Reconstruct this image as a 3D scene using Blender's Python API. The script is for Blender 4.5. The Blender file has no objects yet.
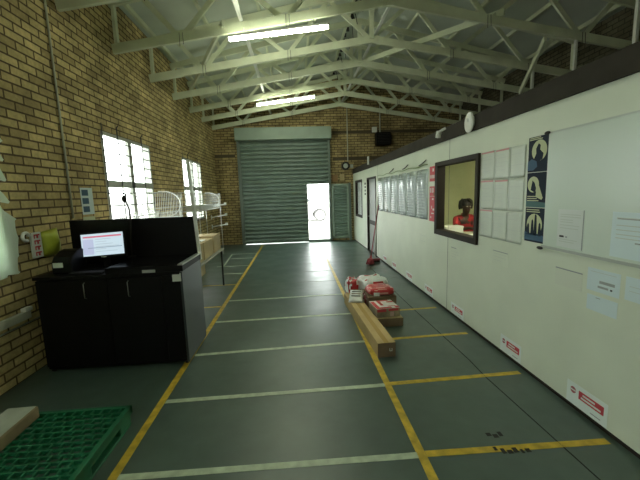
import bpy, bmesh, math, random
from mathutils import Vector, Matrix
R = random.Random(7)
C = bpy.data.collections.new('scene'); bpy.context.scene.collection.children.link(C)
PI = math.pi
WL, WR, WE, WN = -2.7, 5.9, 12.0, -3.0      # left wall, right wall, end wall, near end of the hall
PX = 2.054                                  # hall face of the office partition

# ------------------------------------------------------------------ materials
MATS = {}
def mat(name, col, rough=.6, metal=0, spec=.5, noise=None, bump=0, emit=None, estr=0, trans=0, coat=0):
    if name in MATS: return MATS[name]
    m = bpy.data.materials.new(name); m.use_nodes = True; MATS[name] = m
    nt = m.node_tree; b = nt.nodes['Principled BSDF']
    b.inputs['Base Color'].default_value = (*col, 1)
    b.inputs['Roughness'].default_value = rough
    b.inputs['Metallic'].default_value = metal
    b.inputs['Specular IOR Level'].default_value = spec
    b.inputs['Transmission Weight'].default_value = trans
    b.inputs['Coat Weight'].default_value = coat
    if emit: b.inputs['Emission Color'].default_value = (*emit, 1); b.inputs['Emission Strength'].default_value = estr
    if noise or bump:
        tc = nt.nodes.new('ShaderNodeTexCoord'); n = nt.nodes.new('ShaderNodeTexNoise')
        n.inputs['Scale'].default_value = noise[0] if noise else 20; n.inputs['Detail'].default_value = 5
        nt.links.new(tc.outputs['Object'], n.inputs['Vector'])
        if noise:
            mx = nt.nodes.new('ShaderNodeMix'); mx.data_type = 'RGBA'
            k = noise[1]
            mx.inputs['A'].default_value = (*[c*(1-k) for c in col], 1); mx.inputs['B'].default_value = (*[min(1, c*(1+k)) for c in col], 1)
            cr = nt.nodes.new('ShaderNodeMapRange'); cr.inputs[1].default_value = .3; cr.inputs[2].default_value = .7
            nt.links.new(n.outputs['Fac'], cr.inputs[0]); nt.links.new(cr.outputs[0], mx.inputs['Factor'])
            nt.links.new(mx.outputs['Result'], b.inputs['Base Color'])
        if bump:
            bp = nt.nodes.new('ShaderNodeBump'); bp.inputs['Strength'].default_value = bump; bp.inputs['Distance'].default_value = .01
            nt.links.new(n.outputs['Fac'], bp.inputs['Height']); nt.links.new(bp.outputs['Normal'], b.inputs['Normal'])
    return m

def brick_mat(name, axis, face, mortar):
    """face brick: courses 86 mm, bricks 230 mm; axis 'X' = wall spanning Y, 'Y' = wall spanning X"""
    m = bpy.data.materials.new(name); m.use_nodes = True; MATS[name] = m
    nt = m.node_tree; b = nt.nodes['Principled BSDF']; L = nt.links.new
    g = nt.nodes.new('ShaderNodeNewGeometry'); s = nt.nodes.new('ShaderNodeSeparateXYZ'); c = nt.nodes.new('ShaderNodeCombineXYZ')
    L(g.outputs['Position'], s.inputs[0]); L(s.outputs['Y' if axis == 'X' else 'X'], c.inputs['X']); L(s.outputs['Z'], c.inputs['Y'])
    br = nt.nodes.new('ShaderNodeTexBrick'); L(c.outputs[0], br.inputs['Vector'])
    br.inputs['Scale'].default_value = 1; br.inputs['Brick Width'].default_value = .235; br.inputs['Row Height'].default_value = .0865
    br.inputs['Mortar Size'].default_value = .0095; br.inputs['Mortar Smooth'].default_value = .15; br.inputs['Bias'].default_value = -.1
    br.inputs['Color1'].default_value = (*face[0], 1); br.inputs['Color2'].default_value = (*face[1], 1); br.inputs['Mortar'].default_value = (*mortar, 1)
    n = nt.nodes.new('ShaderNodeTexNoise'); n.inputs['Scale'].default_value = 2.2; n.inputs['Detail'].default_value = 6; L(g.outputs['Position'], n.inputs['Vector'])
    n2 = nt.nodes.new('ShaderNodeTexNoise'); n2.inputs['Scale'].default_value = 28; n2.inputs['Detail'].default_value = 4; L(g.outputs['Position'], n2.inputs['Vector'])
    mr = nt.nodes.new('ShaderNodeMapRange'); mr.inputs[1].default_value = .35; mr.inputs[2].default_value = .65; mr.inputs[3].default_value = .72; mr.inputs[4].default_value = 1.18
    L(n.outputs['Fac'], mr.inputs[0])
    mr2 = nt.nodes.new('ShaderNodeMapRange'); mr2.inputs[1].default_value = .3; mr2.inputs[2].default_value = .7; mr2.inputs[3].default_value = .84; mr2.inputs[4].default_value = 1.12
    L(n2.outputs['Fac'], mr2.inputs[0])
    mu = nt.nodes.new('ShaderNodeMath'); mu.operation = 'MULTIPLY'; L(mr.outputs[0], mu.inputs[0]); L(mr2.outputs[0], mu.inputs[1])
    vm = nt.nodes.new('ShaderNodeVectorMath'); vm.operation = 'SCALE'; L(br.outputs['Color'], vm.inputs[0]); L(mu.outputs[0], vm.inputs['Scale'])
    L(vm.outputs[0], b.inputs['Base Color']); b.inputs['Roughness'].default_value = .85; b.inputs['Specular IOR Level'].default_value = .25
    bp = nt.nodes.new('ShaderNodeBump'); bp.inputs['Strength'].default_value = .8; bp.inputs['Distance'].default_value = .012; bp.invert = True
    L(br.outputs['Fac'], bp.inputs['Height']); L(bp.outputs['Normal'], b.inputs['Normal'])
    return m

def floor_mat():
    m = bpy.data.materials.new('painted_concrete'); m.use_nodes = True; MATS['floor'] = m
    nt = m.node_tree; b = nt.nodes['Principled BSDF']; L = nt.links.new
    g = nt.nodes.new('ShaderNodeNewGeometry')
    def noise(s, d, lo, hi, a, c_):
        n = nt.nodes.new('ShaderNodeTexNoise'); n.inputs['Scale'].default_value = s; n.inputs['Detail'].default_value = d; L(g.outputs['Position'], n.inputs['Vector'])
        r = nt.nodes.new('ShaderNodeMapRange'); r.inputs[1].default_value = lo; r.inputs[2].default_value = hi; r.inputs[3].default_value = a; r.inputs[4].default_value = c_
        L(n.outputs['Fac'], r.inputs[0]); return r.outputs[0], n
    f1, n1 = noise(1.1, 5, .25, .75, 0, 1)
    mx = nt.nodes.new('ShaderNodeMix'); mx.data_type = 'RGBA'; L(f1, mx.inputs['Factor'])
    mx.inputs['A'].default_value = (.050, .083, .070, 1); mx.inputs['B'].default_value = (.080, .125, .104, 1)
    f2, n2 = noise(7, 6, .2, .8, .84, 1.16)
    vm = nt.nodes.new('ShaderNodeVectorMath'); vm.operation = 'SCALE'; L(mx.outputs['Result'], vm.inputs[0]); L(f2, vm.inputs['Scale'])
    L(vm.outputs[0], b.inputs['Base Color'])
    fr, n3 = noise(2.5, 5, .3, .7, .33, .44); L(fr, b.inputs['Roughness'])
    b.inputs['Specular IOR Level'].default_value = .85
    bp = nt.nodes.new('ShaderNodeBump'); bp.inputs['Strength'].default_value = .12; bp.inputs['Distance'].default_value = .01
    L(n2.outputs['Fac'], bp.inputs['Height']); L(bp.outputs['Normal'], b.inputs['Normal'])
    return m

def glass_mat(name, tint=(1, 1, 1), refl=.12, rough=.02):
    m = bpy.data.materials.new(name); m.use_nodes = True; MATS[name] = m
    nt = m.node_tree; nt.nodes.remove(nt.nodes['Principled BSDF']); out = nt.nodes['Material Output']; L = nt.links.new
    t = nt.nodes.new('ShaderNodeBsdfTransparent'); t.inputs[0].default_value = (*tint, 1)
    gl = nt.nodes.new('ShaderNodeBsdfGlossy'); gl.inputs['Roughness'].default_value = rough
    fr = nt.nodes.new('ShaderNodeFresnel'); fr.inputs[0].default_value = 1.5
    ge = nt.nodes.new('ShaderNodeNewGeometry'); iv = nt.nodes.new('ShaderNodeMath'); iv.operation = 'SUBTRACT'; iv.inputs[0].default_value = 1; L(ge.outputs['Backfacing'], iv.inputs[1])
    ff = nt.nodes.new('ShaderNodeMath'); ff.operation = 'MULTIPLY'; L(fr.outputs[0], ff.inputs[0]); L(iv.outputs[0], ff.inputs[1])
    mx = nt.nodes.new('ShaderNodeMixShader'); L(ff.outputs[0], mx.inputs[0]); L(t.outputs[0], mx.inputs[1]); L(gl.outputs[0], mx.inputs[2]); L(mx.outputs[0], out.inputs[0])
    return m

def translucent_mat(name, col):
    m = bpy.data.materials.new(name); m.use_nodes = True; MATS[name] = m
    nt = m.node_tree; b = nt.nodes['Principled BSDF']; out = nt.nodes['Material Output']; L = nt.links.new
    b.inputs['Base Color'].default_value = (*col, 1); b.inputs['Roughness'].default_value = .5
    t = nt.nodes.new('ShaderNodeBsdfTranslucent'); t.inputs[0].default_value = (*col, 1)
    mx = nt.nodes.new('ShaderNodeMixShader'); mx.inputs[0].default_value = .35; L(b.outputs[0], mx.inputs[1]); L(t.outputs[0], mx.inputs[2]); L(mx.outputs[0], out.inputs[0])
    return m

FACE = ((.62, .50, .235), (.36, .275, .125))
M_brx = brick_mat('brick_side', 'X', FACE, (.12, .085, .04))
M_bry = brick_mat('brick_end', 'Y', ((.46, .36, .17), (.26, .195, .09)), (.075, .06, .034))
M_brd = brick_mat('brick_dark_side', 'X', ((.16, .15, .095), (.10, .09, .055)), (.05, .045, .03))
M_floor = floor_mat()
M_glass = glass_mat('window_glass')
M_blind = translucent_mat('white_plastic', (.78, .86, .76))
M_roof = mat('roof_board', (.52, .58, .50), .7, noise=(1.2, .10), bump=.3)
M_truss = mat('truss_paint', (.63, .67, .50), .55, noise=(3, .10))
M_part = mat('partition_paint', (.63, .69, .565), .38, noise=(2.0, .05))
M_seam = mat('seam_dark', (.12, .13, .11), .7)
M_fascia = mat('fascia_brown', (.034, .030, .022), .8, spec=.2, noise=(6, .2))
M_frame = mat('window_steel', (.34, .36, .31), .5)
M_bar = mat('bar_dark', (.05, .05, .05), .5)
M_conduit = mat('conduit_white', (.50, .51, .42), .5)
M_shut = mat('shutter_steel', (.17, .235, .20), .45, noise=(3, .12))
M_hood = mat('shutter_hood', (.27, .35, .285), .5, noise=(2, .1))
M_guide = mat('shutter_guide', (.14, .18, .155), .5)
M_black = mat('black_laminate', (.004, .004, .0045), .5, spec=.18, noise=(8, .2))
M_blackg = mat('black_gloss', (.005, .005, .006), .22, spec=.3)
M_side = mat('laminate_painted_sheen', (.05, .062, .065), .32)  # black gloss laminate; the light it reflects is painted in as grey
M_alu = mat('aluminium', (.5, .52, .5), .35, metal=.8)
M_white = mat('white_enamel', (.72, .74, .70), .4)
M_wire = mat('wire_white', (.74, .76, .72), .4)
M_paper = mat('paper', (.68, .72, .68), .6)
M_paperb = mat('paper_bluish', (.60, .72, .74), .5)
M_sleeve = mat('plastic_sleeve', (.62, .68, .60), .25, bump=.35)
M_chart = mat('chart_print', (.36, .43, .41), .12, coat=.7, bump=1.5)
M_grey = mat('grey_print', (.30, .34, .33), .6)
M_lgrey = mat('faint_print', (.50, .55, .50), .6)
M_red = mat('red_print', (.52, .045, .06), .45)
M_pink = mat('pink_print', (.55, .27, .26), .5)
M_navy = mat('navy_print', (.008, .018, .034), .6, spec=.2)
M_blue = mat('blue_print', (.04, .10, .17), .5, spec=.3)
M_yel = mat('pale_yellow_print', (.50, .54, .32), .5)
M_teal = mat('teal_print', (.03, .12, .12), .4)
M_board = mat('whiteboard', (.60, .69, .61), .27)
M_card = mat('cardboard', (.43, .32, .14), .8, noise=(5, .12))
M_cardl = mat('cardboard_light', (.42, .33, .17), .75, noise=(5, .1))
M_cardd = mat('cardboard_dark', (.17, .12, .07), .8, noise=(6, .15))
M_tape = mat('packing_tape', (.42, .30, .11), .25)
M_bagw = mat('bag_white', (.70, .74, .72), .3, bump=1.5, noise=(12, .12))
M_bagr = mat('bag_red', (.48, .03, .035), .3, bump=1.5, noise=(12, .2))
M_green = mat('pallet_green', (.012, .15, .07), .45, noise=(4, .15))
M_poly = mat('polystyrene', (.24, .19, .11), .8, noise=(9, .12))
M_yline = mat('yellow_line_paint', (.60, .42, .04), .45, noise=(14, .28))
M_wline = mat('white_line_paint', (.48, .56, .42), .45, noise=(14, .20))
M_dot = mat('black_mark', (.02, .02, .02), .7)
M_bright = mat('fluorescent_tube', (.9, .9, .9), .5, emit=(.95, 1, .74), estr=34)
M_screen = mat('screen_glow', (.02, .02, .02), .3, emit=(.66, .82, .92), estr=.42)
M_screenr = mat('screen_red', (.02, .02, .02), .3, emit=(.85, .16, .25), estr=.36)
M_screeng = mat('screen_grey', (.02, .02, .02), .3, emit=(.32, .42, .52), estr=.36)
M_cable = mat('black_rubber', (.012, .012, .012), .6)
M_office = mat('office_paint', (.64, .66, .42), .7)
M_desk = mat('desk_top', (.38, .36, .28), .5)
M_skin = mat('dark_skin', (.045, .025, .017), .5)
M_hair = mat('black_hair', (.008, .007, .006), .7)
M_shirt = mat('red_shirt', (.34, .015, .02), .75, noise=(30, .15))
M_trs = mat('dark_trousers', (.02, .022, .03), .8)
M_eye = mat('eye_white', (.5, .5, .45), .3)
M_mop = mat('mop_pink', (.30, .05, .06), .9, bump=2, noise=(40, .3))
M_pole = mat('mop_pole_red', (.25, .04, .05), .5)
M_bagy = mat('bag_yellow', (.45, .52, .05), .35, bump=1.2, noise=(8, .15))
M_ground = mat('yard_concrete', (.55, .54, .52), .9, noise=(1, .06))
M_carp = mat('car_paint', (.62, .60, .60), .3, coat=.6)
M_tyre = mat('tyre', (.085, .08, .08), .8)
M_cglass = mat('car_glass', (.10, .11, .12), .1)
M_gtable = mat('table_grey', (.30, .31, .26), .5)
M_door = mat('door_grey', (.20, .22, .20), .35)
M_dframe = mat('door_frame_dark', (.022, .017, .012), .6, spec=.25)
M_brown = mat('notice_brown', (.24, .14, .06), .7)
M_lid = mat('garland_green', (.20, .28, .10), .5)
M_crack = mat('floor_joint', (.012, .016, .015), .8)
M_conc = mat('lintel_dark', (.085, .068, .04), .9)

# ------------------------------------------------------------------ mesh builder
class B:
    def __init__(s): s.bm = bmesh.new(); s.mats = []
    def mi(s, m):
        if m not in s.mats: s.mats.append(m)
        return s.mats.index(m)
    def poly(s, pts, faces, m):
        i = s.mi(m); vs = [s.bm.verts.new(p) for p in pts]
        for f in faces:
            try: fc = s.bm.faces.new([vs[k] for k in f]); fc.material_index = i
            except ValueError: pass
        return s
    def hexa(s, p, m):   # 8 corners: bottom 0-3, top 4-7
        return s.poly(p, [(0, 3, 2, 1), (4, 5, 6, 7), (0, 1, 5, 4), (1, 2, 6, 5), (2, 3, 7, 6), (3, 0, 4, 7)], m)
    def box(s, x0, x1, y0, y1, z0, z1, m, M=None):
        p = [(x0, y0, z0), (x1, y0, z0), (x1, y1, z0), (x0, y1, z0), (x0, y0, z1), (x1, y0, z1), (x1, y1, z1), (x0, y1, z1)]
        if M is not None: p = [M @ Vector(q) for q in p]
        return s.hexa(p, m)
    def beam(s, a, b, w, h, m, up=(0, 0, 1)):   # rectangular bar a->b, w sideways, h along up
        a, b = Vector(a), Vector(b); d = (b-a).normalized(); u = Vector(up); u = (u-d*u.dot(d)).normalized(); r = d.cross(u)
        p = []
        for q in (a, b):
            p.append([q+r*x*w/2+u*z*h/2 for x, z in ((-1, -1), (1, -1), (1, 1), (-1, 1))])
        return s.poly(p[0]+p[1], [(0, 1, 2, 3), (7, 6, 5, 4), (0, 4, 5, 1), (1, 5, 6, 2), (2, 6, 7, 3), (3, 7, 4, 0)], m)
    def tube(s, pts, r, m, n=8, cap=True):
        pts = [Vector(p) for p in pts]; rings = []; i = s.mi(m); prev = None
        rr = r if isinstance(r, (list, tuple)) else [r]*len(pts)
        for k, p in enumerate(pts):
            d = (pts[min(k+1, len(pts)-1)]-pts[max(k-1, 0)]).normalized()
            if prev is None: u = d.orthogonal().normalized()
            else: u = prev-d*prev.dot(d); u = u.normalized() if u.length > 1e-6 else d.orthogonal().normalized()
            prev = u; v = d.cross(u)
            rings.append([s.bm.verts.new(p+(u*math.cos(2*PI*j/n)+v*math.sin(2*PI*j/n))*rr[k]) for j in range(n)])
        for k in range(len(rings)-1):
            for j in range(n):
                f = s.bm.faces.new((rings[k][j], rings[k][(j+1) % n], rings[k+1][(j+1) % n], rings[k+1][j])); f.material_index = i; f.smooth = True
        if cap:
            f = s.bm.faces.new(rings[0][::-1]); f.material_index = i; f = s.bm.faces.new(rings[-1]); f.material_index = i
        return s
    def prism(s, pts, off, m):    # polygon extruded by vector off
        n = len(pts); o = Vector(off); p = [Vector(q) for q in pts]
        return s.poly(p+[q+o for q in p], [tuple(range(n))[::-1], tuple(range(n, 2*n))]+[(k, (k+1) % n, n+(k+1) % n, n+k) for k in range(n)], m)
    def ell(s, c, r, m, nu=16, nv=10, f=None):
        i = s.mi(m); c = Vector(c); rows = []
        for a in range(nv+1):
            t = PI*a/nv; row = []
            for b_ in range(nu):
                ph = 2*PI*b_/nu; q = Vector((math.sin(t)*math.cos(ph)*r[0], math.sin(t)*math.sin(ph)*r[1], math.cos(t)*r[2]))
                if f: q = f(q)
                row.append(s.bm.verts.new(c+q))
            rows.append(row)
        for a in range(nv):
            for b_ in range(nu):
                fc = s.bm.faces.new((rows[a][b_], rows[a][(b_+1) % nu], rows[a+1][(b_+1) % nu], rows[a+1][b_])); fc.material_index = i; fc.smooth = True
        bmesh.ops.remove_doubles(s.bm, verts=rows[0]+rows[-1], dist=1e-6)
        return s
    def build(s, name, parent=None, bevel=0, org=None, seg=2):
        if parent is None and org is None:
            xs = [v.co for v in s.bm.verts]
            org = Vector(((min(v.x for v in xs)+max(v.x for v in xs))/2, (min(v.y for v in xs)+max(v.y for v in xs))/2, min(v.z for v in xs)))
        me = bpy.data.meshes.new(name)
        bmesh.ops.recalc_face_normals(s.bm, faces=s.bm.faces)
        if parent is not None: org = world_of(parent)
        org = Vector(org)
        bmesh.ops.translate(s.bm, verts=s.bm.verts, vec=-org)
        s.bm.to_mesh(me); s.bm.free()
        for m in s.mats: me.materials.append(m)
        o = bpy.data.objects.new(name, me); C.objects.link(o)
        if parent is not None: o.parent = parent
        else: o.location = org
        if bevel:
            bv = o.modifiers.new('bevel', 'BEVEL'); bv.width = bevel; bv.segments = seg; bv.limit_method = 'ANGLE'
        return o
def world_of(o):
    v = Vector((0, 0, 0))
    while o is not None: v += o.location; o = o.parent
    return v
def tag(o, label, cat, group=None, kind=None):
    if label: o['label'] = label
    if cat: o['category'] = cat
    if group: o['group'] = group
    if kind: o['kind'] = kind
    return o
def thing(name, label, cat, loc, group=None):
    o = bpy.data.objects.new(name, None); C.objects.link(o); o.location = loc; o.empty_display_size = .1
    return tag(o, label, cat, group)
def struct(o, label=None):
    o['kind'] = 'structure'
    if label: o['label'] = label
    return o
def sempty(name, loc):
    o = bpy.data.objects.new(name, None); C.objects.link(o); o.location = loc; o['kind'] = 'structure'; return o
def copy_tree(o, parent=None):
    c = o.copy(); C.objects.link(c)
    if parent: c.parent = parent
    for ch in list(o.children): copy_tree(ch, c)
    return c

# ------------------------------------------------------------------ floor with painted lines
fl = struct(B().box(WL-.2, WR+.2, WN-.2, WE+.2, -.12, 0, M_floor).build('floor', org=(0, 0, 0)), 'dark green-grey painted concrete floor')
def line(name, a, b, w, m, label):
    a, b = Vector((*a, 0)), Vector((*b, 0)); d = (b-a).normalized(); r = Vector((d.y, -d.x, 0))*w/2
    n = max(2, int((b-a).length/.12)); bb = B(); L, Rr = [], []
    for k in range(n+1):
        p = a+(b-a)*k/n; e = R.uniform(-.003, .003)
        L.append(p-r*(1+e*10)); Rr.append(p+r*(1+R.uniform(-.03, .03)))
    pts = [(*q[:2], 0.0005) for q in L]+[(*q[:2], 0.0005) for q in Rr]+[(*q[:2], .002) for q in L]+[(*q[:2], .002) for q in Rr]
    N = n+1
    f = []
    for k in range(n): f += [(2*N+k, 3*N+k, 3*N+k+1, 2*N+k+1), (k, 2*N+k, 2*N+k+1, k+1), (N+k, N+k+1, 3*N+k+1, 3*N+k)]
    bb.poly(pts, f, m)
    o = bb.build(name, fl); o['label'] = label; return o
Y = 'worn yellow painted line'; W = 'faded white painted line'
line('painted_line', (-1.197, -2.5), (-1.20, 11.5), .058, M_yline, Y)
line('painted_line', (.745, -2.5), (.745, 8.6), .058, M_yline, Y)
wl = [((-1.17, 1.949), (.72, 1.926)), ((-1.165, 2.722), (.72, 2.74)), ((-1.165, 3.555), (.72, 3.64)), ((-1.165, 4.515), (.72, 4.556)), ((-1.165, 5.445), (.72, 5.496)),
      ((-1.165, 1.03), (.72, 1.0)), ((-1.165, .1), (.72, .1)), ]
for a, b in wl: line('painted_line', a, b, .05, M_wline, W)
for a, b in (((-1.165, 6.42), (.72, 6.43)), ((.78, 6.44), (1.95, 6.44)), ((.78, 5.50), (1.6, 5.52)), ((.1, 7.3), (1.95, 7.3)), ((.1, 8.2), (1.95, 8.2)), ((.2, 9.1), (1.9, 9.1))):
    line('painted_line', a, b, .035, mat('scuffed_line', (.13, .155, .13), .4, noise=(5, .5)), 'scuffed pale painted line')
for a, b in (((.775, 1.931), (2.01, 1.907)), ((.775, 2.754), (2.0, 2.788)), ((.775, 3.65), (1.967, 3.693)), ((.775, 4.55), (1.974, 4.607)), ((.775, 1.02), (2.0, 1.0))):
    line('painted_line', a, b, .052, M_yline, Y)
for x0, y0, x1 in ((-1.85, 6.48, -1.235), (-1.75, 5.17, -1.235), (-1.7, 7.44, -1.24), (-2.0, 8.27, -1.24), (-1.85, 9.28, -1.24), (-1.95, 10.0, -1.24)):
    line('painted_line', (x0, y0), (x1, y0), .045, M_yline if y0 < 7 else M_wline, Y if y0 < 7 else W)
line('painted_line', (-1.846, 8.33), (-1.954, 9.98), .035, M_wline, W)
jb = B(); pts = [(1.695, -2), (1.695, 1.63), (1.655, 2.77), (1.668, 3.07), (1.625, 5.1), (1.62, 7.4)]
for a, b in zip(pts, pts[1:]): jb.beam((*a, .001), (*b, .001), .008, .002, M_crack)
jb.build('floor_joint', fl)['label'] = 'thin dark joint running along the floor'
sm = B()
for k, (x, y) in enumerate([(1.28, 1.90), (1.32, 1.895), (1.36, 1.90), (1.40, 1.89), (1.44, 1.895), (1.31, 2.04), (1.27, 2.06), (1.35, 2.05), (1.24, 1.93)]):
    dx = R.uniform(.012, .026); sm.box(x-dx*.7, x+dx*.7, y-.022, y+.022*R.uniform(.3, 1), .002, .0028, M_dot)
sm.build('scuff_marks', fl)['label'] = 'black smudges on the nearest yellow line'

# ------------------------------------------------------------------ walls
def wall_x(name, x0, x1, y0, y1, z0, z1, holes, m, mo=None):
    b = B(); ys = sorted({y0, y1, *[h[0] for h in holes], *[h[1] for h in holes]})
    for a, c in zip(ys, ys[1:]):
        hs = [h for h in holes if h[0] <= a+1e-6 and h[1] >= c-1e-6]
        if not hs: b.box(x0, x1, a, c, z0, z1, m)
        else:
            h = hs[0]
            if h[2] > z0: b.box(x0, x1, a, c, z0, h[2], m)
            if h[3] < z1: b.box(x0, x1, a, c, h[3], z1, m)
    bmesh.ops.remove_doubles(b.bm, verts=b.bm.verts, dist=1e-5)
    return b
WIN = [(1.55, 3.2), (5.08, 6.70), (8.48, 10.10)]
WZ = (1.10, 2.68)
wins = [(-1.85, -.2)]+WIN
struct(wall_x('w', WL-.12, WL, WN-.2, WE+.25, 0, 4.80, [(a, b, *WZ) for a, b in wins], M_brx).build('wall_left'), 'olive-yellow face brick wall')
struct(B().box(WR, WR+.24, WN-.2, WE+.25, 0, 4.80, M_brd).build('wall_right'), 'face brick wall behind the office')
# end wall with the doorway, gable shaped
zr = 5.70; xc = (WL+WR)/2
eb = B()
def gz(x): return 4.74+(zr-4.74)*(1-abs(x-xc)/(xc-WL))
def gable(b, y0, y1, holes, m):
    xs = sorted({WL, WR, xc, *[h[0] for h in holes], *[h[1] for h in holes]})
    for a, c in zip(xs, xs[1:]):
        hs = [h for h in holes if h[0] <= a+1e-6 and h[1] >= c-1e-6]
        z0 = hs[0][3] if hs else 0
        if hs and hs[0][2] > 0: b.box(a, c, y0, y1, 0, hs[0][2], m)
        b.hexa([(a, y0, z0), (c, y0, z0), (c, y1, z0), (a, y1, z0), (a, y0, gz(a)), (c, y0, gz(c)), (c, y1, gz(c)), (a, y1, gz(a))], m)
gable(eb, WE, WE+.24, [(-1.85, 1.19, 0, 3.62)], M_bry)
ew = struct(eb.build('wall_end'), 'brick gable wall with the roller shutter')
bd = B(); bd.box(WL, -2.02, WE-.012, WE, 3.03, 3.12, M_conc); bd.box(1.35, WR, WE-.012, WE, 3.74, 3.84, M_conc); bd.box(1.35, WR, WE-.012, WE, 2.83, 2.93, M_conc)
bd.build('brick_band', ew)['label'] = 'dark recessed course in the brickwork'
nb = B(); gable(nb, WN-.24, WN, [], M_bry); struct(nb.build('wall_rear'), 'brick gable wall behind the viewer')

# roof
rb = B()
th = .05
def rz(x): return gz(x)+.02
rb.hexa([(WL-.3, WN-.3, rz(WL)-.07), (xc, WN-.3, rz(xc)), (xc, WE+.5, rz(xc)), (WL-.3, WE+.5, rz(WL)-.07)]+[(WL-.3, WN-.3, rz(WL)-.07+th), (xc, WN-.3, rz(xc)+th), (xc, WE+.5, rz(xc)+th), (WL-.3, WE+.5, rz(WL)-.07+th)], M_roof)
rb.hexa([(xc, WN-.3, rz(xc)), (WR+.3, WN-.3, rz(WR)-.07), (WR+.3, WE+.5, rz(WR)-.07), (xc, WE+.5, rz(xc))]+[(xc, WN-.3, rz(xc)+th), (WR+.3, WN-.3, rz(WR)-.07+th), (WR+.3, WE+.5, rz(WR)-.07+th), (xc, WE+.5, rz(xc)+th)], M_roof)
roof = struct(rb.build('ceiling'), 'pale painted underside of the pitched roof')
for x in (-2.55, -1.55, -.55, .45, 1.35, 1.85, 2.75, 3.75, 4.75, 5.7):
    B().box(x-.025, x+.025, WN, WE, rz(x)-.085, rz(x)-.012, M_truss).build('purlin', roof)
rv = B()
for k in range(48):
    y = -2.5+k*.3; rv.beam((xc-.20+R.uniform(-.02, .02), y, rz(xc)-.10), (xc-.17+R.uniform(-.05, .05), y+.22, rz(xc)-.09), .07, .012, M_dot)
    if k % 2: rv.beam((xc-.10+R.uniform(-.02, .02), y, rz(xc)-.09), (xc-.05, y+.1, rz(xc)-.30), .012, .012, M_dot)
rv.build('ridge_netting', roof)['label'] = 'torn dark netting along the ridge'

# ------------------------------------------------------------------ trusses
def bz(x): return 3.90+.068+(4.60-3.90)*(1-abs(x-xc)/(xc-WL))       # centre line of the bottom chord
def tz(x): return gz(x)-.13
def make_truss(y):
    t = thing('roof_truss', 'x', 'roof truss', (xc, y, 3.9), 'white timber scissor trusses')
    for s in (-1, 1):
        e = xc+s*(xc-WL-.02)
        B().beam((e, y, bz(e)), (xc+s*.0, y, bz(xc)), .05, .135, M_truss).build('bottom_chord', t)
        B().beam((e, y, tz(e)), (xc, y, tz(xc)), .05, .115, M_truss).build('top_chord', t)
        B().beam((e-s*.06, y+.02, bz(e)), (e-s*.06, y+.02, tz(e)), .075, .045, M_truss, up=(1, 0, 0)).build('heel_post', t)
        nodes = [xc+s*k for k in (0, .82, 1.65, 2.47, 3.27, 3.8)]
        for k in range(5):
            a, b = nodes[k], nodes[k+1]
            za, zb = (bz(a), tz(b)) if k % 2 == 0 else (tz(a), bz(b))
            B().beam((a, y+.044, za), (b, y+.044, zb), .038, .075, M_truss).build('web_member', t)
    B().beam((xc, y-.044, bz(xc)), (xc, y-.044, tz(xc)), .09, .038, M_truss, up=(0, 1, 0)).build('king_post', t)
    w = B()
    for x in (xc-1.62, xc-3.25, xc+1.62, xc+3.25):
        w.tube([(x-.02, y-.03, bz(x)+.06), (x-.02, y-.035, bz(x)-.14)], .004, M_dot, 5); w.tube([(x+.03, y-.03, bz(x)+.06), (x+.035, y-.035, bz(x)-.11)], .004, M_dot, 5)
    w.build('tie_wire', t)['label'] = 'dark binding wire'
    return t
TY = [4.45, 5.67, 6.98, 8.19, 9.41, 10.55, 11.80]
TL = ['white timber roof truss nearest the viewer, cut by the top of the picture', 'second white roof truss, with the nearer fluorescent lamp on it', 'third white roof truss, just behind the nearer lamp',
      'fourth white roof truss, midway between the two lamps', 'fifth white roof truss, carrying the farther fluorescent lamp', 'sixth white roof truss, next to last before the brick gable', 'last white roof truss, against the brick gable over the shutter']
t0 = make_truss(TY[0]); t0['label'] = TL[0]
for y, l in zip(TY[1:], TL[1:]):
    t = copy_tree(t0); t.location.y = y; t['label'] = l
# long runners and diagonal braces under the trusses
tag(B().box(-.76, -.70, 1.0, 11.75, bz(-.73)+.09, bz(-.73)+.125, M_white).build('conduit_rail'), 'long white rail lying on the truss bottom chords, running towards the shutter', 'rail')
tag(B().box(xc+.06, xc+.11, 1.0, 11.75, bz(xc)+.078, bz(xc)+.11, M_white).build('runner_batten'), 'thin pale batten running along the trusses at the ridge', 'batten')
def zc(x, y=0): return bz(x)+.02
def brace(a, b, label):
    tag(B().beam(a, b, .04, .10, M_truss).build('diagonal_brace'), label, 'roof brace', 'diagonal braces between the trusses')
brace((-.99, 5.60, bz(-.99)+.07), (-2.25, 8.25, bz(-2.25)+.14), 'white diagonal brace over the left wall, beyond the nearer lamp')
brace((3.45, 5.60, bz(3.45)+.12), (1.75, 8.35, bz(1.75)+.12), 'long white diagonal brace on the right roof slope reaching back to the ridge')
brace((4.25, 5.72, bz(4.25)-.10), (4.66, 6.93, 3.62), 'short white brace dropping towards the office fascia')

# ------------------------------------------------------------------ fluorescent lamps
def lamp(y, label):
    za, zb = bz(-.885)-.18, bz(.616)-.24
    t = thing('fluorescent_lamp', label, 'ceiling lamp', (-.13, y, za), 'fluorescent lamps under the trusses')
    a, b = Vector((-.93, y-.06, za)), Vector((.62, y-.06, zb)); d = (b-a).normalized()
    B().beam(a, b, .05, .035, M_white).build('batten_body', t)
    B().tube([a+d*.03+Vector((0, -.0, -.04)), b-d*.03+Vector((0, 0, -.04))], .030, M_bright, 12).build('tube', t)
    for q in (a+d*.25, b-d*.25): B().tube([q, q+Vector((0, .03, .11))], .006, M_white, 6).build('hanger', t)
    for p in (a+d*.012, b-d*.012): B().beam(p+Vector((0, 0, -.065)), p+Vector((0, 0, .0)), .03, .05, M_white, up=(0, 1, 0)).build('tube_holder', t)
    return t
lamp(5.58, 'lit fluorescent tube nearest the viewer, slung under the second truss')
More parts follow.
